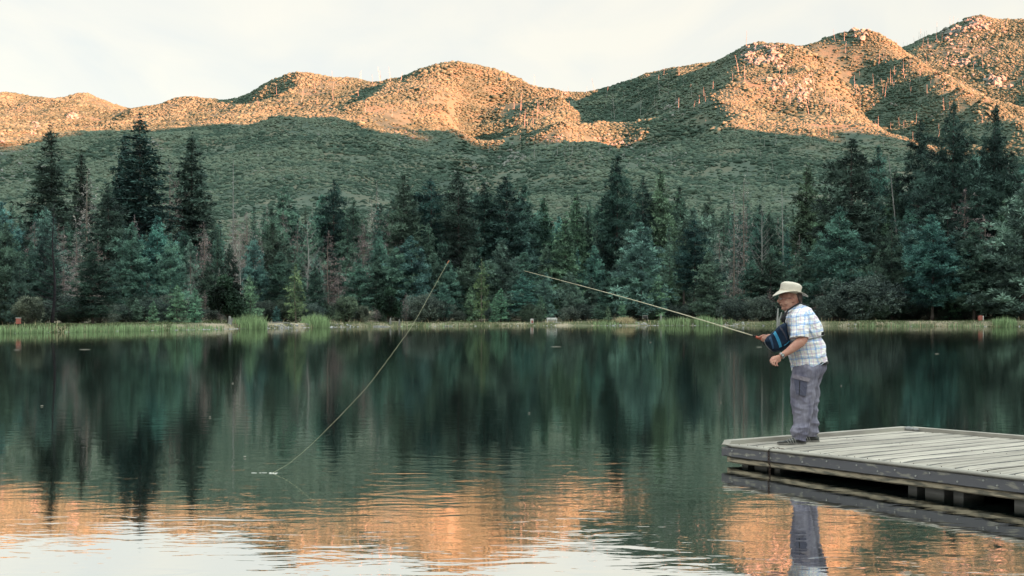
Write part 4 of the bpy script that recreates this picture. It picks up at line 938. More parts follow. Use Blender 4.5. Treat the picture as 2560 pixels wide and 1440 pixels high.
M_bolt = mat('bolt_zinc', (.40, .40, .38), .5, metal=.4)
M_rust = mat('rusty_chain', (.035, .025, .022), .8, (.06, .03, .02), scale=40)
def build_dock():
    A = P3(1808, 1110, HC - 0); dA = (HC - ZD) * F / 322.0
    A = Vector(((1808 - 1280) / F * dA, dA, 0)); dB = (HC - ZD - .04) * F / 274.0
    B = Vector(((2243 - 1280) / F * dB, dB, 0))
    W = 2.97; v = Vector((.838, .545, 0)).normalized(); u = Vector((v.y, -v.x, 0))      # v: across (planks), u: along the front edge
    ang = math.atan2(u.y, u.x)
    e = empty('dock', (A.x, A.y, 0), 'weathered grey wooden floating dock with a grey painted edge, under the man', 'dock', None, ang)
    e.rotation_euler = (0, -.0122, ang)
    LEN = 9.0      # local x runs along the front edge, local y across towards the far edge
    random.seed(3)
    # planks (countable, but the pattern of one deck): each its own board in two deck sections
    for s0, s1 in ((0.05, 3.02), (3.035, LEN)):
        x = s0; g = Geo()
        while x < s1 - .02:
            w = min(random.uniform(.19, .285), s1 - x); jog = random.uniform(-.004, .004)
            n = 10; y0, y1 = .055 + jog, W - .10
            V = []; zt = ZD + random.uniform(-.002, .002)
            for i in range(n + 1):
                t = i / n; y = y0 + (y1 - y0) * t
                drop = .012 * max(0, 1 - t * n / 1.0) ** 2
                for a, zz in ((x + .009, -.028), (x + .009, -.008), (x + .020, 0), (x + w - .020, 0), (x + w - .009, -.008), (x + w - .009, -.028)):
                    V.append((a, y, zt + zz - drop + .0015 * math.sin(y * 5 + x * 9)))
            Fc = [(i * 6 + k, i * 6 + (k + 1) % 6, (i + 1) * 6 + (k + 1) % 6, (i + 1) * 6 + k) for i in range(n) for k in range(6)] + [(5, 4, 3, 2, 1, 0), tuple(n * 6 + k for k in range(6))]
            g.add(V, Fc, random.random()); x += w
        # screw heads
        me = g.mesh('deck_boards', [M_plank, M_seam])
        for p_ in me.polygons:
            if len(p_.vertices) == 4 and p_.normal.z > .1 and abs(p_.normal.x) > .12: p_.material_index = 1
        obj('deck_boards', me, e)
    g = Geo()
    x = .12
    while x < LEN:
        for y in (.12, W * .5, W - .16):
            g.tube([(x + random.uniform(-.01, .01), y, ZD - .005), (x, y, ZD + .002)], [.004, .004], 6)
        x += random.uniform(.09, .16)
    obj('screws', g.mesh('screws', [M_rust]), e)
    # front edge: lip board, painted fascia, lower timber
    def board(name, x0, x1, y0, y1, z0, z1, m, n=60, wob=.003, rnd=.01, seed=0):
        V = []
        for i in range(n + 1):
            x = x0 + (x1 - x0) * i / n; e_ = 0
            edge = min(i, n - i) / n * (x1 - x0); sh = max(0, rnd * 2 - edge) * .8
            dy = wob * mnoise.noise(Vector((x * 1.3, seed, 0))) * 2; dz = wob * mnoise.noise(Vector((x * 1.1, seed, 7))) * 2
            a, b, c, d = y0 + dy + sh * .4, y1, z0 + dz + sh, z1 + dz * .4 - sh * .3
            V += [(x, a + rnd, c), (x, b, c), (x, b, d), (x, a + rnd, d), (x, a, d - rnd), (x, a, c + rnd)]
        Fc = [(i * 6 + k, (i + 1) * 6 + k, (i + 1) * 6 + (k + 1) % 6, i * 6 + (k + 1) % 6) for i in range(n) for k in range(6)] + [tuple(range(6)), tuple(n * 6 + 5 - k for k in range(6))]
        g = Geo(); g.add(V, Fc); return obj(name, g.mesh(name, [m]), e)
    board('lip_board', -.01, LEN, -.012, .050, ZD - .028, ZD + .006, M_rim, rnd=.012, seed=1)
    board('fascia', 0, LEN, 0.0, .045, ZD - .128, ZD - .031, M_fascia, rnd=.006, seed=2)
    o = board('lower_beam', .03, 3.86, .022, .065, .032, ZD - .136, M_beam, wob=.005, rnd=.012, seed=3)
    o = board('lower_beam', 3.885, LEN, .022, .065, .028, ZD - .136, M_beam, wob=.005, rnd=.012, seed=4)
    # raised curb on the left end and the far edge
    g = Geo(); g.box((.03, W / 2 - .02, ZD + .014), (.11, W - .04, .052), taper=.97); obj('curb', g.mesh('curb', [M_rim]), e)
    g = Geo(); g.box((LEN / 2 + .09, W - .045, ZD + .014), (LEN - .0, .095, .052), taper=.999); obj('curb', g.mesh('curb', [M_rim]), e)
    g = Geo(); g.ellipsoid((.12, W - .13, ZD + .022), (.06, .04, .03), 10, 6); g.ellipsoid((.20, W - .11, ZD + .018), (.045, .03, .022), 8, 6); obj('cleat', g.mesh('cleat', [M_float]), e)
    # left end faces
    g = Geo(); g.box((-.012, W / 2, ZD - .08), (.045, W - .02, .096)); obj('fascia', g.mesh('fascia_end', [M_fascia]), e)
    g = Geo(); g.box((.03, W / 2, .06), (.045, W - .1, .055)); obj('lower_beam', g.mesh('lower_beam_end', [M_beam]), e)
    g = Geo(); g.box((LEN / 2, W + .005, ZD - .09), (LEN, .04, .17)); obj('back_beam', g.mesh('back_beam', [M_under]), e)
    # joists and floats
    g = Geo()
    for i in range(int(LEN / .6)): g.box((.35 + .6 * i, W / 2, ZD - .09), (.04, W - .2, .11))
    g.box((LEN / 2, W / 2, ZD - .034), (LEN - .1, W - .12, .01)); obj('joists', g.mesh('joists', [M_under]), e)  # thin dark sheet below the boards, added so the plank gaps look dark
    def front_x(px):     # where a bearing crosses the front edge, in local x
        d = Vector(((px - 1280) / F, 1, 0)); a = u; t = (A.x * d.y - A.y * d.x) / (a.y * d.x - a.x * d.y); return t
    for p0, p1 in ((1829, 1844), (1860, 1892), (1910, 1923), (2243, 2265), (2285, 2333), (2356, 2381), (2508, 2534)):
        x0, x1 = front_x(p0), front_x(p1); g = Geo()
        g.box(((x0 + x1) / 2, .30, -.02), ((x1 - x0) * .99, .30, .15)); obj('float_block', g.mesh('float_block', [M_float]), e)
    g = Geo(); g.box((LEN / 2, W * .62, .03), (LEN - .3, W * .55, .12)); obj('float_hull', g.mesh('float_hull', [M_under]), e)
    # bolts
    for i in range(26):
        x = .08 + i * .215 + random.uniform(-.07, .07); z = ZD - .056 - (.036 if i % 2 else 0) + random.uniform(-.006, .006)
        g = Geo(); g.tube([(x, .004, z), (x, -.006, z)], [.009, .008], 8); obj('bolt', g.mesh('bolt', [M_bolt]), e)
    # mooring chain, its own thing
    xc = front_x(1925); c0 = Matrix.Rotation(ang, 3, 'Z')
    ch = empty('mooring_chain', tuple(A + c0 @ Vector((xc, 0, 0))), 'short rusty chain hanging over the dock edge into the water', 'chain', None, ang)
    pts = [(.05, .09, ZD + .012), (.035, .05, ZD + .016), (.01, .0, ZD + .014), (.0, -.018, ZD - .01)]
    z = ZD - .035
    while z > -.12: pts.append((.002 * math.sin(z * 50), -.020 if z > .09 else -.004, z)); z -= .028
    g = Geo()
    for i in range(len(pts) - 1):
        a, b = Vector(pts[i]), Vector(pts[i + 1]); c = (a + b) / 2; t = (b - a).normalized()
        s_ = t.cross(Vector((0, 1, 0.01))).normalized() if i % 2 else t.cross(Vector((1, 0, 0.01))).normalized()
        ring = [c + t * math.cos(k * math.pi / 4) * .019 + s_ * math.sin(k * math.pi / 4) * .010 for k in range(9)]
        g.tube(ring, .0035, 5, cap=False)
    obj('links', g.mesh('chain_links', [M_rust]), ch)
    g = Geo(); g.box((.055, .10, ZD + .008), (.035, .05, .012)); obj('staple', g.mesh('chain_staple', [M_rust]), ch)
build_dock()

# ---------------------------------------------------------------- the man
DM = 12.62
O_ = Vector(((1990 - 1280) / F * DM, DM, ZD))
def q(px, py, dy=0.0): return P3(px, py, DM + dy) - O_
S = DM / F
def remesh(g, name, voxel, mats, it=2, fn=None, smooth_it=4):
    me = g.mesh(name + '_src', []); o = bpy.data.objects.new(name + '_tmp', me); COL.objects.link(o)
    m = o.modifiers.new('r', 'REMESH'); m.mode = 'VOXEL'; m.voxel_size = voxel; m.use_smooth_shade = True
    s = o.modifiers.new('s', 'SMOOTH'); s.factor = .5; s.iterations = smooth_it
    bpy.context.view_layer.update()
    ev = o.evaluated_get(bpy.context.evaluated_depsgraph_get()); out = bpy.data.meshes.new_from_object(ev); out.name = name
    bpy.data.objects.remove(o)
    out.materials.clear()
    for mm in mats: out.materials.append(mm)
    if fn:
        out.update(); n = len(out.vertices); nr = [v.normal.copy() for v in out.vertices]
        for v, nn in zip(out.vertices, nr): v.co = v.co + nn * fn(v.co, nn)
    out.polygons.foreach_set('use_smooth', [True] * len(out.polygons)); out.update(); return out
def loft(g, rings, n=28, sq=2.3):
    """rings: (front px, back px, py front, py back, dy centre, half depth)"""
    V = []
    for (x0, x1, p0, p1, dy, hd) in rings:
        a = q(x0, p0, dy); b = q(x1, p1, dy); c = (a + b) / 2; h = (b - a) / 2
        for k in range(n):
            t = 2 * math.pi * k / n; ct, st = math.cos(t), math.sin(t)
            cx = math.copysign(abs(ct) ** (2 / sq), ct); sy = math.copysign(abs(st) ** (2 / sq), st)
            V.append(c + h * cx + Vector((0, sy * hd, 0)))
    m = len(rings); Fc = [(i * n + k, i * n + (k + 1) % n, (i + 1) * n + (k + 1) % n, (i + 1) * n + k) for i in range(m - 1) for k in range(n)]
    Fc += [tuple(range(n - 1, -1, -1)), tuple((m - 1) * n + k for k in range(n))]
    g.add(V, Fc)
def fold(amp, f, sx=1, sz=1, seed=0):
    def fn(co, n):
        p = Vector((co.x * f * sx, co.y * f * sx, co.z * f * sz)) + Vector((seed, 0, 0))
        r = 1 - abs(mnoise.noise(p)) * 2; r2 = mnoise.noise(p * 2.1)
        return amp * (r * r * r * .9 - .35) + amp * .35 * r2
    return fn
def skinmat():
    m = mat('skin', (.52, .29, .215), .55, (.43, .20, .15), scale=14, detail=5, lo=.4, hi=.62, bump=.25, bscale=120, bdist=.002, spec=.35)
    b = m.node_tree.nodes['Principled BSDF']; b.inputs['Subsurface Weight'].default_value = .08; b.inputs['Subsurface Radius'].default_value = (.02, .008, .004); return m
def plaid():
    m = bpy.data.materials.new('plaid_cotton'); m.use_nodes = True; nt = m.node_tree; N = nt.nodes; L = nt.links; b = N['Principled BSDF']
    b.inputs['Roughness'].default_value = .85; b.inputs['Specular IOR Level'].default_value = .15
    tc = N.new('ShaderNodeTexCoord'); nz = N.new('ShaderNodeTexNoise'); nz.inputs['Scale'].default_value = 7; nz.inputs['Detail'].default_value = 2; L.new(tc.outputs['Object'], nz.inputs[0])
    wr = N.new('ShaderNodeVectorMath'); wr.operation = 'MULTIPLY_ADD'; L.new(nz.outputs['Color'], wr.inputs[0]); wr.inputs[1].default_value = (.035, .035, .035); L.new(tc.outputs['Object'], wr.inputs[2])
    sp = N.new('ShaderNodeSeparateXYZ'); L.new(wr.outputs[0], sp.inputs[0])
    def M(op, a, c=None, d=None):
        x = N.new('ShaderNodeMath'); x.operation = op
        for i, v in enumerate((a, c, d)):
            if v is None: continue
            if isinstance(v, (int, float)): x.inputs[i].default_value = v
            else: L.new(v, x.inputs[i])
        return x.outputs[0]
    su = M('ADD', M('SUBTRACT', sp.outputs[0], M('MULTIPLY', sp.outputs[1], .8)), M('MULTIPLY', sp.outputs[2], .22)); sv = M('ADD', sp.outputs[2], M('MULTIPLY', sp.outputs[0], -.12))
    def stripe(c, per, ph, w):
        f = M('FRACT', M('ADD', M('DIVIDE', c, per), ph + 20)); d = M('ABSOLUTE', M('SUBTRACT', f, .5)); mr = N.new('ShaderNodeMapRange'); L.new(d, mr.inputs[0])
        mr.inputs['From Min'].default_value = w; mr.inputs['From Max'].default_value = w * .35; return mr.outputs[0]
    col = None; prev = None
    for c, per, ph, w, k, cc in ((su, .090, .10, .13, .50, (.10, .33, .78)), (sv, .090, .30, .13, .55, (.10, .33, .78)), (su, .090, .58, .10, .38, (.50, .30, .55)), (sv, .090, .80, .10, .38, (.50, .32, .52)), (sv, .090, .12, .045, .6, (.16, .38, .75)), (su, .090, .80, .05, .35, (.20, .48, .62))):
        mx = N.new('ShaderNodeMixRGB'); mx.blend_type = 'MIX'
        s_ = M('MULTIPLY', stripe(c, per, ph, w), k); L.new(s_, mx.inputs[0])
        if prev is None: mx.inputs[1].default_value = (.88, .87, .83, 1)
        else: L.new(prev, mx.inputs[1])
        mx.inputs[2].default_value = (*cc, 1); prev = mx.outputs[0]
    L.new(prev, b.inputs['Base Color'])
    nb = N.new('ShaderNodeTexNoise'); nb.inputs['Scale'].default_value = 22; nb.inputs['Detail'].default_value = 4; L.new(tc.outputs['Object'], nb.inputs[0])
    bp = N.new('ShaderNodeBump'); bp.inputs['Strength'].default_value = .5; bp.inputs['Distance'].default_value = .012; L.new(nb.outputs[0], bp.inputs['Height']); L.new(bp.outputs[0], b.inputs['Normal'])
    return m
def build_man():
    random.seed(1)
    M_skin = skinmat(); M_shirt = plaid()
    M_tr = mat('grey_cotton', (.25, .245, .305), .85, (.125, .122, .17), scale=9, detail=6, map_scale=(1.6, 1, .5), bump=.9, bscale=11, bdist=.03, spec=.15)  # light and dark of the folds put into the cloth colour
    M_pk = mat('slate_cotton', (.12, .125, .175), .85, (.085, .088, .13), scale=12, bump=.5, bscale=20, bdist=.01, spec=.15)
    M_tr2 = mat('grey_cotton_faded', (.29, .265, .30), .85, (.22, .20, .25), scale=9, detail=4, bump=.4, bscale=20, bdist=.01, spec=.15)
    M_hat = mat('cream_canvas', (.62, .57, .48), .85, (.54, .50, .43), scale=9, detail=5, bump=.3, bscale=60, bdist=.003)
    M_band = mat('cream_band', (.68, .62, .50), .85); M_hair = mat('grey_hair', (.13, .10, .09), .8, (.05, .035, .03), scale=60, map_scale=(1, 1, .3))
    M_wire = mat('dark_wire', (.03, .03, .035), .35); M_eye = mat('eye_white', (.6, .57, .54), .3)
    M_shoe = mat('dark_trainer', (.05, .053, .055), .7, (.10, .105, .10), scale=30); M_sole = mat('worn_sole', (.20, .19, .17), .8, (.12, .115, .11), scale=25); M_stripe = mat('trainer_stripe', (.28, .28, .26), .7)
    M_navy = mat('navy_nylon', (.006, .011, .024), .85, (.016, .030, .055), scale=6, detail=3, bump=.7, bscale=14, bdist=.02, spec=.12); M_teal = mat('teal_nylon', (.035, .26, .42), .55, (.02, .16, .30), scale=18); M_blk = mat('black_strap', (.012, .012, .014), .6); M_grey = mat('grey_piping', (.26, .27, .27), .6)
    man = empty('person', tuple(O_), 'man in cream hat and plaid shirt leaning forward on the dock, fishing', 'person')
    # ---- body: head, neck, torso core, arms and hands in one surface
    g = Geo()
    HY = .10
    loft(g, [(1968, 1990, 713, 714, HY, .03), (1958, 1998, 717, 718, HY, .060), (1953, 2001, 724, 725, HY, .074), (1950.5, 2003, 732, 733, HY, .078), (1949, 2003, 738, 740, HY, .078), (1948.5, 2003, 741, 744, HY, .077), (1951, 2002, 745.5, 748, HY, .075), (1950.5, 2001, 750, 752, HY, .073), (1951, 1999, 756, 758, HY, .071), (1951.5, 1997, 760, 763, HY, .068), (1951.5, 1994, 763, 767, HY, .064), (1954.5, 1990, 766, 771, HY, .060), (1955.5, 1987, 770, 775, HY, .055), (1958, 1984, 774, 778, HY, .045), (1963, 1980, 776.5, 779, HY, .025)], 32, 2.1)
    # nose, brows, lips, chin
    g.tube([q(1950.5, 743, HY), q(1948, 748, HY), q(1945.8, 752.5, HY), q(1947.5, 755.5, HY), q(1951, 756, HY)], [.008, .011, .0155, .014, .010], 10)
    g.ellipsoid(q(1949.5, 754.2, HY - .012), (.011, .009, .008)); g.ellipsoid(q(1949.5, 754.2, HY + .012), (.011, .009, .008))
    g.tube([q(1953, 741, HY - .060), q(1949, 740.5, HY - .03), q(1948, 741, HY), q(1949, 740.5, HY + .03), q(1953, 741, HY + .06)], .010, 8)
    g.tube([q(1955, 760.5, HY - .026), q(1950.5, 760, HY), q(1955, 760.5, HY + .026)], [.004, .008, .004], 8); g.tube([q(1956, 764.3, HY - .024), q(1951.5, 764, HY), q(1956, 764.3, HY + .024)], [.004, .008, .004], 8)
    g.ellipsoid(q(1959, 771, HY), (.024, .030, .020)); g.ellipsoid(q(1968, 757, HY - .052), (.035, .020, .030)); g.ellipsoid(q(1968, 757, HY + .052), (.035, .020, .030))
    for s_ in (-1, 1):   # ears
        g.ellipsoid(q(1984, 748, HY + s_ * .079), (.019, .010, .031), M=Matrix.Rotation(-.25, 3, 'Y')); g.ellipsoid(q(1982.5, 754, HY + s_ * .076), (.011, .008, .012))
    g.tube([q(1984, 758, HY), q(1989, 772, HY), q(1995, 790, .10)], [.058, .062, .075], 18)
    g.tube([q(1966, 772, HY), q(1976, 782, HY)], [.030, .045], 12)
    loft(g, [(1985, 2010, 776, 770, .10, .08), (1974, 2030, 790, 785, .10, .15), (1970, 2042, 820, 815, .10, .16), (1974, 2046, 860, 850, .10, .15), (1986, 2052, 905, 895, .10, .13)])
    # near arm
    g.tube([q(2000, 790, -.06), q(2006, 822, -.13), q(2009, 848, -.17)], [.062, .056, .052], 14)
    g.tube([q(2010, 846, -.17), q(2000, 856, -.185), q(1985, 868, -.20), q(1970, 879, -.21), q(1958, 886.5, -.215), q(1951, 891, -.218)], [.050, .054, .047, .036, .0285, .030], 14)
    # hand: palm, four fingers, thumb
    def hand_pt(t): return q(*t)
    R_ = Matrix.Rotation(math.radians(-38), 3, 'Y')
    g.ellipsoid(q(1943, 896.5, -.222), (.044, .019, .034), M=Matrix.Rotation(math.radians(-36), 3, 'Y')); g.ellipsoid(q(1946, 900, -.220), (.030, .019, .026), M=Matrix.Rotation(math.radians(-36), 3, 'Y'))
    for ch, r in (([(1938, 891.5, -.212), (1930.5, 894.5, -.218), (1926, 901.5, -.228), (1928.5, 908.5, -.232)], .0102), ([(1939, 896, -.222), (1931.5, 899.5, -.235), (1929.3, 907.5, -.246), (1933, 913.0, -.240)], .0106),
                  ([(1941, 899.5, -.226), (1936, 904.5, -.243), (1935.5, 911.5, -.250), (1939.2, 914.8, -.240)], .0100), ([(1944.5, 903, -.224), (1941.5, 908, -.238), (1942, 913.2, -.244), (1945, 914.6, -.234)], .0088)):
        p = [q(*c) for c in ch]; m_ = [p[0], p[1], (p[1] + p[2]) / 2, p[2], (p[2] + p[3]) / 2, p[3]]
        g.tube(m_, [r * 1.1, r * 1.12, r * .95, r * .98, r * .85, r * .72], 10)
    g.tube([q(1950, 893, -.205), q(1943, 899, -.192), q(1937, 903, -.190), q(1933, 907, -.200)], [.013, .0125, .0105, .008], 10)
    # far arm to the rod grip
    g.tube([q(1995, 792, .27), q(1985, 815, .31), q(1972, 838, .33)], [.062, .055, .046], 12)
    g.tube([q(1972, 838, .33), q(1955, 842, .29), q(1938, 842, .22), q(1925, 841.5, .165), q(1919, 842, .15)], [.046, .046, .038, .027, .028], 12)
    g.ellipsoid(q(1913.5, 842.8, .145), (.034, .020, .024), M=Matrix.Rotation(math.radians(12), 3, 'Y'))
    for ch, r in (([(1914, 838.8, .138), (1907, 838.2, .128), (1900.5, 841.2, .122), (1896, 843.8, .126)], .0092), ([(1911, 841.5, .128), (1906, 845, .112), (1904.5, 850.5, .116), (1906, 853.2, .135)], .0098),
                  ([(1914, 843.5, .128), (1909.5, 847.5, .112), (1908.2, 852.6, .118), (1909.4, 854.8, .138)], .0094), ([(1917, 845.5, .130), (1913, 850, .116), (1911.6, 854.5, .122), (1913, 856.4, .14)], .0084)):
        p = [q(*c) for c in ch]; g.tube([p[0], p[1], (p[1] + p[2]) / 2, p[2], p[3]], [r * 1.05, r * 1.08, r * .95, r * .95, r * .75], 10)
    g.tube([q(1917, 840, .165), q(1909, 838.5, .168), q(1902, 841.0, .160), q(1899, 842.5, .15)], [.0125, .0115, .010, .008], 10)
    obj('body', remesh(g, 'person_body', .0042, [M_skin], smooth_it=2), man)
    for s_ in (-1, 1):
        gg = Geo(); gg.ellipsoid(q(1953.0, 747.2, HY + s_ * .033), (.008, .011, .006), 10, 8); obj('eye', gg.mesh('eye', [M_eye], True), man)
    gg = Geo(); gg.tube([q(1958, 761.2, HY - .034), q(1953.5, 762.3, HY - .024), q(1950.3, 762.2, HY), q(1953.5, 762.3, HY + .024), q(1958, 761.2, HY + .034)], [.002, .0042, .0046, .0042, .002], 6); obj('mouth', gg.mesh('mouth', [mat('mouth_dark', (.05, .015, .015), .6)]), man)
    # hair behind the ears
    gg = Geo(); loft(gg, [(1975, 2004, 732, 734, HY, .081), (1983, 2005, 740, 742, HY, .079), (1989, 2004.5, 748, 750, HY, .075), (1993, 2002.5, 755, 757, HY, .066), (1996, 2000, 760, 762, HY, .05)], 24); obj('hair', remesh(gg, 'hair', .005, [M_hair], smooth_it=1, fn=fold(.004, 60)), man)
    # glasses
    gl = Geo()
    for s_ in (-1, 1):
        c = q(1949.6, 746.8, HY + s_ * .031); gl.tube([c + Vector((.002 * math.cos(a * .6), math.cos(a) * .021, math.sin(a) * .016)) for a in [k * math.pi / 8 for k in range(17)]], .0016, 5, cap=False)
        gl.tube([q(1950.2, 745.5, HY + s_ * .052), q(1958, 745.5, HY + s_ * .078), q(1981, 745, HY + s_ * .082)], .0018, 5)
    gl.tube([q(1949, 746, HY - .01), q(1948, 745.5, HY), q(1949, 746, HY + .01)], .0016, 5)
    obj('glasses', gl.mesh('glasses', [mat('steel_wire', (.35, .35, .36), .25, metal=.9)]), man)
    # ---- hat
    gh = Geo(); n = 40; V = []
    prof = [(0, 0), (.25, .1), (.5, .3), (.75, .62), (1, 1), (1.0, 1.0), (.75, .62), (.4, .2), (0, 0)]
    cx, cz = 1975.5, 0
    def brim(th, t, up):    # t from the crown (0) to the edge (1)
        c, s_ = math.cos(th), math.sin(th)
        rx0, ry0 = 27.2 * S, .088; rx1, ry1 = 44.3 * S, .158
        rx = rx0 + (rx1 - rx0) * t; ry = ry0 + (ry1 - ry0) * t
        zc = q(1975.5, 729.5, HY)
        z = zc.z - S * (1.2 * t + (10.5 + (1.5 if c > 0 else 0)) * t ** 1.3 * abs(c) ** 2.2 - 1.8 * (1 - abs(c)) * t) - S * c * 3.0 * (1 - t) + (.0035 if up else 0)
        return Vector((zc.x + c * rx, zc.y + s_ * ry, z))
    m_ = 7
    V = [brim(2 * math.pi * k / n, j / (m_ - 1), True) for j in range(m_) for k in range(n)] + [brim(2 * math.pi * k / n, j / (m_ - 1), False) for j in range(m_) for k in range(n)]
    Fc = [(j * n + k, j * n + (k + 1) % n, (j + 1) * n + (k + 1) % n, (j + 1) * n + k) for j in range(m_ - 1) for k in range(n)]; o1 = m_ * n
    Fc += [(o1 + j * n + k, o1 + (j + 1) * n + k, o1 + (j + 1) * n + (k + 1) % n, o1 + j * n + (k + 1) % n) for j in range(m_ - 1) for k in range(n)]
    Fc += [((m_ - 1) * n + k, (m_ - 1) * n + (k + 1) % n, o1 + (m_ - 1) * n + (k + 1) % n, o1 + (m_ - 1) * n + k) for k in range(n)]
    gh.add(V, Fc)
    hat = obj('hat', gh.mesh('hat_brim', [M_hat], True), man)
    gc = Geo(); loft(gc, [(1948.2, 2003.0, 729, 735.5, HY, .090), (1949.4, 2002.6, 724, 730, HY, .087), (1950.8, 2003.6, 717, 723, HY, .083), (1951.6, 2004.6, 711, 717, HY, .079), (1953.0, 2002.5, 707.2, 713.2, HY, .073), (1957, 1997, 705.0, 710.2, HY, .062), (1962, 1990, 703.8, 707.4, HY, .048), (1968, 1983, 703.4, 705.4, HY, .025)], 36, 2.15)
    obj('crown', remesh(gc, 'hat_crown', .005, [M_hat], smooth_it=2, fn=fold(.004, 14)), hat)
    gb = Geo(); rr = []
    for k in range(41):
        t = 2 * math.pi * k / 40; a = q(1948.9, 726.6, HY); b = q(2002.9, 732.8, HY); c = (a + b) / 2; h = (b - a) / 2 * 1.012; rr.append(c + h * math.cos(t) + Vector((0, math.sin(t) * .0905, 0)))
    V = [p + Vector((0, 0, d)) for d in (-.014, .014) for p in rr]; gb.add(V, [(k, k + 1, 41 + k + 1, 41 + k) for k in range(40)]); V2 = [p * 1 + (p - (rr[0] + rr[20]) / 2).normalized() * -.006 + Vector((0, 0, d)) for d in (-.014, .014) for p in rr]; gb.add(V2, [(k, 41 + k, 41 + k + 1, k + 1) for k in range(40)])
    gb.add([V[41 + k] for k in range(41)] + [V2[41 + k] for k in range(41)], [(k, k + 1, 41 + k + 1, 41 + k) for k in range(40)])
    obj('band', gb.mesh('hat_band', [M_band], True), hat)
    # ---- shirt
    g = Geo()
    loft(g, [(1973, 2005, 774, 761, .10, .075), (1969, 2013, 778, 765, .10, .125), (1965, 2026, 784, 772, .10, .175), (1961.5, 2040, 797, 790, .10, .208), (1960, 2049, 812, 806, .10, .215), (1960, 2054, 828, 822, .10, .212), (1961.5, 2054.5, 842, 834, .10, .205), (1965, 2052.5, 853, 842, .10, .200), (1968, 2057, 864, 851, .10, .203), (1971.5, 2061, 880, 866, .10, .203), (1975, 2064.5, 900, 883, .10, .200), (1978, 2067, 917, 896, .10, .198), (1981, 2068, 931, 904, .10, .195), (1984, 2066, 931, 904.5, .10, .18)], 36, 2.4)
    g.tube([q(2003, 783, -.03), q(2000, 795, -.085), q(1999, 815, -.125), q(1998.5, 835, -.155), q(1998.5, 846.5, -.168)], [.080, .092, .094, .098, .101], 22, flat=.86)
    g.tube([q(1995, 783, .22), q(1990, 800, .28), q(1982, 825, .32), q(1976, 838, .33)], [.08, .088, .085, .08], 18)
    def shirt_fn(co, n):
        a = fold(.014, 7, 1, .6, 3)(co, n) + fold(.007, 15, .7, 1.3, 9)(co, n)
        zz = co.z / S; py = 1112 - zz
        if 832 < py < 856 and co.x > .05: a -= .006 * math.cos((py - 844) / 12 * 1.57)
        return a
    shirt = obj('shirt', remesh(g, 'shirt', .0075, [M_shirt], smooth_it=3, fn=shirt_fn), man)
    gg = Geo(); pts = []
    for k in range(33):
        t = 2 * math.pi * k / 32; a = q(1963.5, 776, HY); b = q(2003.5, 756.5, HY); c = (a + b) / 2; h = (b - a) / 2; pts.append((c + h * math.cos(t) + Vector((0, math.sin(t) * .082, 0)), c + h * 1.10 * math.cos(t) + Vector((0, math.sin(t) * .104, -.034))))
    gg.add([p for pr in pts for p in pr] + [p + Vector((0, 0, .006)) * 1 for pr in pts for p in (pr[0] * 1, pr[1] + Vector((.0, 0, .003)))], [(2 * k, 2 * k + 1, 2 * k + 3, 2 * k + 2) for k in range(32)] + [(66 + 2 * k, 66 + 2 * k + 2, 66 + 2 * k + 3, 66 + 2 * k + 1) for k in range(32)] + [(2 * k, 2 * k + 2, 68 + 2 * k, 66 + 2 * k) for k in range(32)] + [(2 * k + 1, 67 + 2 * k, 69 + 2 * k, 2 * k + 3) for k in range(32)])
    obj('collar', gg.mesh('collar', [M_shirt], True), shirt)
    # ---- trousers
    g = Geo(); LY, RY = .0, .20
    near = [(1986, 2060, 912, 900, .06, .150), (1982, 2058, 928, 918, .03, .145), (1978.5, 2046, 948, 948, LY + .01, .112), (1977, 2038.5, 972, 972, LY, .100), (1977, 2037, 992, 992, LY, .096), (1978, 2033.5, 1012, 1012, LY, .091), (1981.5, 2030.5, 1030, 1030, LY, .088), (1985, 2027, 1048, 1046, LY, .084), (1985.5, 2023.5, 1062, 1060, LY - .01, .082), (1981, 2021.5, 1071, 1071, LY - .01, .085), (1977.5, 2019.5, 1078, 1080, LY - .01, .086), (1980.5, 2015.5, 1086, 1090, LY - .01, .078), (1983, 2014.5, 1094, 1100, LY - .01, .076), (1982, 2015, 1097, 1103, LY - .01, .077)]
    loft(g, near, 30, 2.3)
    far_ = [(1992, 2066, 910, 902, .15, .140), (1990, 2064, 926, 920, .17, .135), (1992, 2054, 945, 942, RY, .105), (1996, 2047.5, 965, 965, RY + .01, .096), (2000, 2048.5, 986, 986, RY + .02, .092), (2003, 2045, 1008, 1008, RY + .03, .088), (2007, 2043.5, 1030, 1030, RY + .04, .084), (2010, 2043, 1046, 1046, RY + .045, .080), (2010, 2046.5, 1060, 1062, RY + .05, .082), (2012, 2045.5, 1072, 1074, RY + .05, .078), (2014, 2043.5, 1084, 1086, RY + .05, .074), (2014, 2043.5, 1090, 1092, RY + .05, .074)]
    loft(g, far_, 30, 2.3)
    loft(g, [(1986, 2064, 900, 892, .10, .16), (1984, 2066.5, 915, 905, .10, .175), (1984, 2064, 930, 922, .10, .165), (1990, 2052, 945, 942, .10, .12)], 30, 2.4)
    def tr_fn(co, n):
        z = co.z
        k = .012 + .012 * max(0, 1 - z / .30)
        p = Vector((co.x * 6 + co.z * 3.0, co.y * 5, co.z * 9.0)); r = 1 - abs(mnoise.noise(p)) * 2.2
        p2 = Vector((co.x * 9 - co.z * 6, co.y * 9, co.z * 18 + 4)); r2 = 1 - abs(mnoise.noise(p2)) * 2.2
        return k * (r * .8 + r2 * .35 - .4)
    tr = obj('trousers', remesh(g, 'trousers', .0062, [M_tr], smooth_it=2, fn=tr_fn), man)
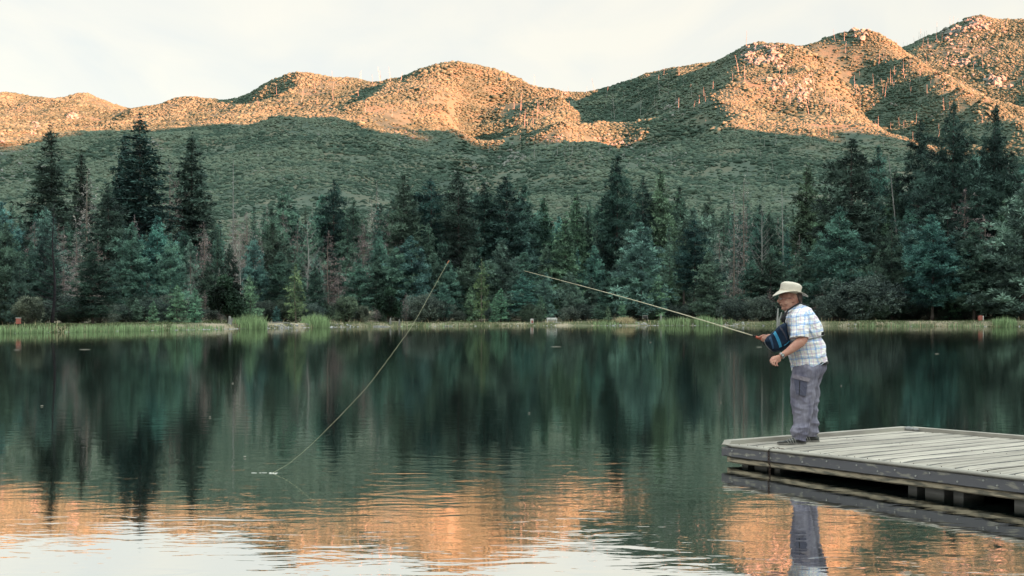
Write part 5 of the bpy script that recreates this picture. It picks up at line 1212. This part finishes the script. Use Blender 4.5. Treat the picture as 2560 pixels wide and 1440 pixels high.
    def on_leg(px, py, off):
        pys = [r[2] for r in near]; x0 = np.interp(py, pys, [r[0] for r in near]); x1 = np.interp(py, pys, [r[1] for r in near]); cy = np.interp(py, pys, [r[4] for r in near]); hd = np.interp(py, pys, [r[5] for r in near])
        t = max(-1, min(1, (px - (x0 + x1) / 2) / ((x1 - x0) / 2))); return q(px, py, float(cy - hd * (1 - abs(t) ** 2.3) ** (1 / 2.3) - off))
    def patch(name, c00, c10, c11, c01, off, m, par, nu=10, nv=8, wob=.003):
        V = []; 
        for lay in (off, -.02):
            for j in range(nv + 1):
                for i in range(nu + 1):
                    a, b = i / nu, j / nv; px = (c00[0] * (1 - a) + c10[0] * a) * (1 - b) + (c01[0] * (1 - a) + c11[0] * a) * b; py = (c00[1] * (1 - a) + c10[1] * a) * (1 - b) + (c01[1] * (1 - a) + c11[1] * a) * b
                    V.append(on_leg(px, py, lay + (wob * mnoise.noise(Vector((px * .2, py * .2, off * 50))) if lay > 0 else 0)))
        w = nu + 1; o2 = w * (nv + 1); Fc = [(j * w + i, j * w + i + 1, (j + 1) * w + i + 1, (j + 1) * w + i) for j in range(nv) for i in range(nu)]
        bd = [i for i in range(w)] + [j * w + nu for j in range(1, nv + 1)] + [nv * w + i for i in range(nu - 1, -1, -1)] + [j * w for j in range(nv - 1, 0, -1)]
        Fc += [(bd[k], o2 + bd[k], o2 + bd[(k + 1) % len(bd)], bd[(k + 1) % len(bd)]) for k in range(len(bd))]
        gg = Geo(); gg.add(V, Fc); return obj(name, gg.mesh(name, [m], False), par)
    pk = patch('cargo_pocket', (1984, 947), (2019, 955), (2015, 990), (1990, 986), .017, M_pk, tr)
    patch('pocket_flap', (1981.5, 935), (2027, 946), (2022, 955), (1981, 945), .026, M_tr2, pk)
    patch('pocket_pleat', (1998.5, 953), (2000.5, 953.5), (1999, 988), (1997.5, 987.5), .020, M_blk, pk, 2, 6)
    patch('pocket_seam', (2027, 918), (2028.2, 918), (2027, 944), (2026, 944), .006, M_tr2, tr, 2, 6)
    gg = Geo(); gg.tube([on_leg(x_, y_, .004) for x_, y_ in ((2040, 930), (2036, 950), (2034.5, 972), (2033.5, 992), (2031, 1012), (2028, 1032), (2024, 1052), (2020, 1066))], .0042, 6); obj('side_seam', gg.mesh('side_seam', [M_tr2], True), tr)
    gg = Geo(); loft(gg, [(1984, 2069.0, 908, 902, .10, .182), (1984, 2069.5, 915, 909, .10, .184)], 30, 2.4); obj('belt', gg.mesh('belt', [M_blk], True), tr)
    # ---- shoes
    def shoe(x_toe, x_heel, py_s, dy, par):
        n = 14; U = Geo(); So = Geo(); V = []; L_ = x_heel - x_toe
        top = [(0, 4), (.06, 7.5), (.2, 9.5), (.35, 12.5), (.5, 17), (.62, 20), (.8, 21), (.93, 19), (1, 12)]; wid = [(0, .018), (.06, .034), (.2, .046), (.35, .048), (.5, .043), (.65, .037), (.85, .036), (.95, .030), (1, .016)]
        for i in range(25):
            t = i / 24; x = x_toe + L_ * t; h = np.interp(t, *zip(*top)); w = np.interp(t, *zip(*wid)); spring = 2.2 * max(0, 1 - t / .18) ** 2
            for k in range(n):
                a = math.pi * 2 * k / n; c, s_ = math.cos(a), math.sin(a)
                zz = py_s - 3.2 - spring - (h - 3.2) * (.5 + .5 * s_) ** .8
                V.append(q(x, zz, dy + math.copysign(abs(c) ** .8, c) * w * (1 - .28 * max(0, s_))))
        m = 25; U.add(V, [(i * n + k, (i + 1) * n + k, (i + 1) * n + (k + 1) % n, i * n + (k + 1) % n) for i in range(m - 1) for k in range(n)] + [tuple(range(n)), tuple((m - 1) * n + n - 1 - k for k in range(n))])
        sh = obj('shoe', U.mesh('shoe_upper', [M_shoe], True), par)
        V = []
        for i in range(25):
            t = i / 24; x = x_toe - .8 + (L_ + 1.8) * t; w = np.interp(t, *zip(*wid)) + .004; spring = 2.6 * max(0, 1 - t / .16) ** 2; hh = 4.2 + 1.2 * t
            V += [q(x, py_s - spring, dy - w), q(x, py_s - spring, dy + w), q(x, py_s - hh - spring * .8, dy + w), q(x, py_s - hh - spring * .8, dy - w)]
        So.add(V, [(i * 4 + k, (i + 1) * 4 + k, (i + 1) * 4 + (k + 1) % 4, i * 4 + (k + 1) % 4) for i in range(24) for k in range(4)] + [(0, 1, 2, 3), (99, 98, 97, 96)])
        obj('sole', So.mesh('sole', [M_sole]), sh)
        for j in range(4):
            t = .36 + .085 * j; x = x_toe + L_ * t; w = np.interp(t, *zip(*wid)); h = np.interp(t, *zip(*top)); St = Geo()
            St.tube([q(x + 3.0, py_s - 4.5, dy - w - .003), q(x + .5, py_s - h * .62, dy - w * 1.0 - .001), q(x - 2.5, py_s - h * .92, dy - w * .62)], [.0042, .0045, .004], 5); obj('stripe', St.mesh('shoe_stripe', [M_stripe]), sh)
        La = Geo()
        for j in range(4):
            t = .34 + .07 * j; h = np.interp(t, *zip(*top)); La.tube([q(x_toe + L_ * t, py_s - h * .98, dy - .022), q(x_toe + L_ * (t + .02), py_s - h * 1.08, dy), q(x_toe + L_ * t, py_s - h * .98, dy + .022)], .0028, 5)
        obj('laces', La.mesh('laces', [M_stripe]), sh)
    shoe(1943, 2015, 1111.5, -.015, man); shoe(1982, 2048, 1106.0, .245, man)
    # ---- watch
    gw = Geo(); a = q(1951, 891.5, -.218); b = q(1958.5, 886, -.215); ax = (b - a).normalized(); c = q(1955.2, 888.4, -.216); s1 = ax.cross(Vector((0, 1, 0))).normalized(); s2 = Vector((0, 1, 0))
    for d in (-.006, 0, .006): gw.tube([c + ax * d + s1 * math.cos(k * math.pi / 10) * .0325 + s2 * math.sin(k * math.pi / 10) * .0315 for k in range(21)], .0042, 6, cap=False)
    wt = obj('watch', gw.mesh('watch_band', [mat('steel_band', (.42, .42, .42), .35, metal=.7)], True), man)
    gd = Geo(); d0 = c + Vector((0, -.034, .002)); gd.tube([d0, d0 + Vector((-.001, -.009, .001))], [.0195, .018], 18); obj('case', gd.mesh('watch_case', [mat('watch_case', (.06, .06, .065), .4)]), wt)
    gd = Geo(); gd.tube([d0 + Vector((-.001, -.0085, .001)), d0 + Vector((-.001, -.0105, .001))], [.0125, .0125], 16); obj('dial', gd.mesh('watch_dial', [mat('watch_dial', (.38, .42, .40), .3)]), wt)
    # ---- chest bag
    bag = empty('fishing_bag', tuple(O_), 'navy blue chest bag with a bright teal stripe, strapped to the man', 'bag')
    out = [(1911, 849.5), (1922, 838.5), (1934, 828), (1946, 817), (1957, 809), (1966, 806), (1970, 830), (1977, 857), (1972, 867), (1959, 874), (1947, 879), (1932, 879.5), (1921, 869), (1912, 857)]
    dense = []
    for i in range(len(out)):
        a, b = out[i], out[(i + 1) % len(out)]
        for t in (0, .33, .66): dense.append((a[0] * (1 - t) + b[0] * t, a[1] * (1 - t) + b[1] * t))
    ccx, ccy = 1944, 847; g = Geo(); V = []; n = len(dense)
    for dy, k in ((-.125, .55), (-.115, .78), (-.085, .93), (-.03, 1), (.05, 1), (.09, .92), (.11, .75)):
        V += [q(ccx + (x - ccx) * k, ccy + (y - ccy) * k, dy + .0) for x, y in dense]
    g.add(V, [(i * n + k, i * n + (k + 1) % n, (i + 1) * n + (k + 1) % n, (i + 1) * n + k) for i in range(6) for k in range(n)] + [tuple(range(n - 1, -1, -1)), tuple(6 * n + k for k in range(n))])
    obj('body', remesh(g, 'bag_body', .006, [M_navy], smooth_it=4, fn=fold(.006, 10, 1, .8, 5)), bag)
    def surf(px, py, off=.004):   # near face of the bag
        dx, dz = (px - ccx), (py - ccy); th = math.atan2(dz, dx); best = 1e9; R0 = 30
        for x, y in dense:
            dd = abs((math.atan2(y - ccy, x - ccx) - th + math.pi) % (2 * math.pi) - math.pi)
            if dd < best: best = dd; R0 = math.hypot(x - ccx, y - ccy)
        k = math.hypot(dx, dz) / R0; dy = np.interp(k, [0, .55, .78, .93, 1], [-.127, -.123, -.112, -.085, -.03]); return q(px, py, float(dy) - off)
    def ribbon(name, c0, c1, w0, w1, m, off=.006):
        g = Geo(); V = []; N_ = 14
        for i in range(N_ + 1):
            t = i / N_; x = c0[0] * (1 - t) + c1[0] * t; y = c0[1] * (1 - t) + c1[1] * t; w = w0 * (1 - t) + w1 * t; bow = 1.6 * math.sin(t * math.pi)
            for lay in (off, -.008): V += [surf(x - w + bow, y + w * .4, lay), surf(x + bow, y, lay), surf(x + w + bow, y - w * .4, lay)]
        Fc = []
        for i in range(N_):
            b0, b1 = i * 6, (i + 1) * 6; Fc += [(b0, b0 + 1, b1 + 1, b1), (b0 + 1, b0 + 2, b1 + 2, b1 + 1), (b0, b1, b1 + 3, b0 + 3), (b0 + 2, b0 + 5, b1 + 5, b1 + 2)]
        Fc += [(0, 3, 4, 5, 2, 1), (N_ * 6 + 1, N_ * 6 + 2, N_ * 6 + 5, N_ * 6 + 4, N_ * 6 + 3, N_ * 6)]
        g.add(V, Fc); return obj(name, g.mesh(name, [m], False), bag)
    ribbon('stripe', (1935, 829), (1952, 868), 3.6, 3.2, M_teal)
    ribbon('panel', (1923.5, 841), (1933, 872), 3.2, 1.6, mat('blue_panel', (.03, .085, .16), .5, (.02, .05, .10), scale=12))
    ribbon('panel', (1949, 816), (1968, 850), 2.0, 1.4, mat('dark_panel', (.03, .03, .045), .5))
    g = Geo(); g.tube([surf(1912, 853, 0), surf(1914, 860, -.01), surf(1922, 870, 0), surf(1931, 878, -.01)], [.006, .009, .008, .004], 8); obj('piping', g.mesh('piping', [M_grey], True), bag)
    g = Geo(); g.tube([surf(1960, 864, .002), surf(1974, 853, .002)], [.010, .009], 8, flat=.6); obj('trim', g.mesh('trim', [M_teal], True), bag)
    g = Geo(); g.tube([q(1962, 811, .0), q(1960.5, 800, -.03), q(1962, 788, -.05), q(1969, 776, -.02), q(1985, 765.5, -.025), q(1999, 757.5, .03), q(2012, 762, .10), q(2024, 770, .12), q(2033, 781, .13)], .0095, 8, flat=.5); obj('strap', g.mesh('neck_strap', [M_blk], True), bag)
    pts = []
    for k in range(25):
        t = 2 * math.pi * k / 24; a = q(1962, 858, .10); b = q(2057, 836, .10); c_ = (a + b) / 2; h = (b - a) / 2; ct, st = math.cos(t), math.sin(t); pts.append(c_ + h * math.copysign(abs(ct) ** .84, ct) * 1.0 + Vector((0, math.copysign(abs(st) ** .84, st) * .202, 0)))
    g = Geo(); g.tube(pts, .007, 6, cap=False); obj('strap', g.mesh('waist_strap', [M_grey], True), bag)
    g = Geo(); g.box(q(2055, 834, -.02), (.03, .05, .035)); obj('buckle', g.mesh('buckle', [M_blk]), bag)
    g = Geo(); g.ellipsoid(q(1959, 795, .01), (.026, .03, .036), 12, 8); g.ellipsoid(q(1963, 786, -.01), (.016, .02, .026), 10, 8); g.ellipsoid(q(1957, 803, .02), (.016, .02, .016), 10, 8)
    g.tube([q(1958, 786, .0), q(1955, 797, .0)], [.004, .004], 6); obj('tool_pouch', g.mesh('tool_pouch', [M_blk], True), bag)
    # ---- fishing rod and line
    M_rod = mat('cream_rod', (.62, .57, .40), .35, spec=.5); M_cork = mat('red_grip', (.50, .09, .05), .6, (.40, .12, .08), scale=30)
    rod = empty('fishing_rod', tuple(O_), 'long cream fly rod with a red grip held out over the lake', 'fishing rod')
    P0 = q(1882, 839.2, .145); N_ = 24; pts = []; rad = []
    for i in range(N_ + 1):
        t = i / N_; x = 1882 + (1310 - 1882) * t; y = 839.2 + (677 - 839.2) * t - 4.5 * math.sin(math.pi * t); pts.append(q(x, y, .145 - .1 * t)); rad.append(.0056 * (1 - t) + .0020 * t)
    g = Geo(); g.tube(pts, rad, 8); obj('blank', g.mesh('rod_blank', [M_rod], True), rod)
    g = Geo(); g.tube([q(1881, 838.9, .145), q(1890, 842, .145)], [.0095, .0115], 10); obj('ferrule', g.mesh('rod_ferrule', [M_blk], True), rod)
    g = Geo(); g.tube([q(1889, 841.7, .145), q(1896, 844.5, .145), q(1904, 847.5, .145), q(1910, 850.2, .145)], [.0125, .0145, .0150, .012], 12); obj('grip', g.mesh('rod_grip', [M_cork], True), rod)
    g = Geo(); c = q(1914.5, 857.5, .13); g.tube([c + Vector((0, -.014, 0)), c + Vector((0, .014, 0))], [.030, .030], 18); g.tube([q(1908, 849.5, .145), q(1918, 853.5, .145)], .009, 8); obj('reel', g.mesh('rod_reel', [M_blk]), rod)
    for t in (.12, .28, .44, .6, .76, .9):
        i = t * N_; p = pts[int(i)]; g = Geo(); g.tube([p + Vector((.004, 0, -.002)), p + Vector((-.008, 0, -.014)), p + Vector((-.02, 0, -.003))], .0015, 4); obj('line_guide', g.mesh('line_guide', [M_wire]), rod)
    ln = [(682, 1182), (727, 1155), (784, 1106), (840, 1050), (885, 1003), (922, 962), (969, 900), (998, 860), (1028, 818), (1056, 770), (1082, 723), (1104, 684), (1119, 657)]
    M_line = mat('fly_line', (.55, .55, .36), .5); M_org = mat('orange_line', (.75, .20, .08), .5); M_lead = mat('leader', (.05, .07, .065), .4)
    lo = empty('fishing_line', tuple(O_), 'pale yellow fishing line curving up from the water, left of the rod', 'fishing line')
    def lp(px, py, t): return P3(px, py, 12.04 + .6 * t) - O_
    def cr_spline(P, k):
        out = []
        for i in range(len(P) - 1):
            p0, p1, p2, p3 = P[max(i - 1, 0)], P[i], P[i + 1], P[min(i + 2, len(P) - 1)]
            for j in range(k):
                t = j / k; out.append(.5 * ((2 * p1) + (p2 - p0) * t + (2 * p0 - 5 * p1 + 4 * p2 - p3) * t * t + (3 * p1 - p0 - 3 * p2 + p3) * t ** 3))
        return out + [P[-1]]
    P = cr_spline([lp(x, y, i / 12) for i, (x, y) in enumerate(ln)], 6); g = Geo(); g.tube([p + Vector((random.uniform(-.002, .002), 0, random.uniform(-.002, .002))) for p in P], .0015, 6); obj('line', g.mesh('line', [M_line], True), lo)
    g = Geo(); g.tube([lp(1118, 659, 1), lp(1123, 651, 1)], [.004, .003], 6); obj('orange_tip', g.mesh('line_tip', [M_org], True), lo)
    g = Geo(); tip = pts[-1]; a = lp(1123, 651, 1); g.tube([a, a * .66 + tip * .34 + Vector((0, 0, -.05)), a * .33 + tip * .67 + Vector((0, 0, -.06)), tip], .0006, 4); obj('leader', g.mesh('leader', [M_lead]), lo)
    M_foam = mat('foam', (.80, .80, .74), .6); fo = empty('splash', tuple(P3(682, 1183, 12.04)), 'small white splash where the line enters the water', 'splash')
    g = Geo()
    for i in range(9):
        x = random.gauss(-.01, .025); g.ellipsoid((x, random.gauss(0, .02), .002), (random.uniform(.006, .016), random.uniform(.004, .01), random.uniform(.002, .005)), 7, 4)
    for i in range(6): x = -.08 - random.random() * .14; g.ellipsoid((x, .03 + x * .1 + random.gauss(0, .006), .001), (random.uniform(.006, .02), .004, .0025), 6, 4)
    obj('foam', g.mesh('foam', [M_foam], True), fo)
build_man()
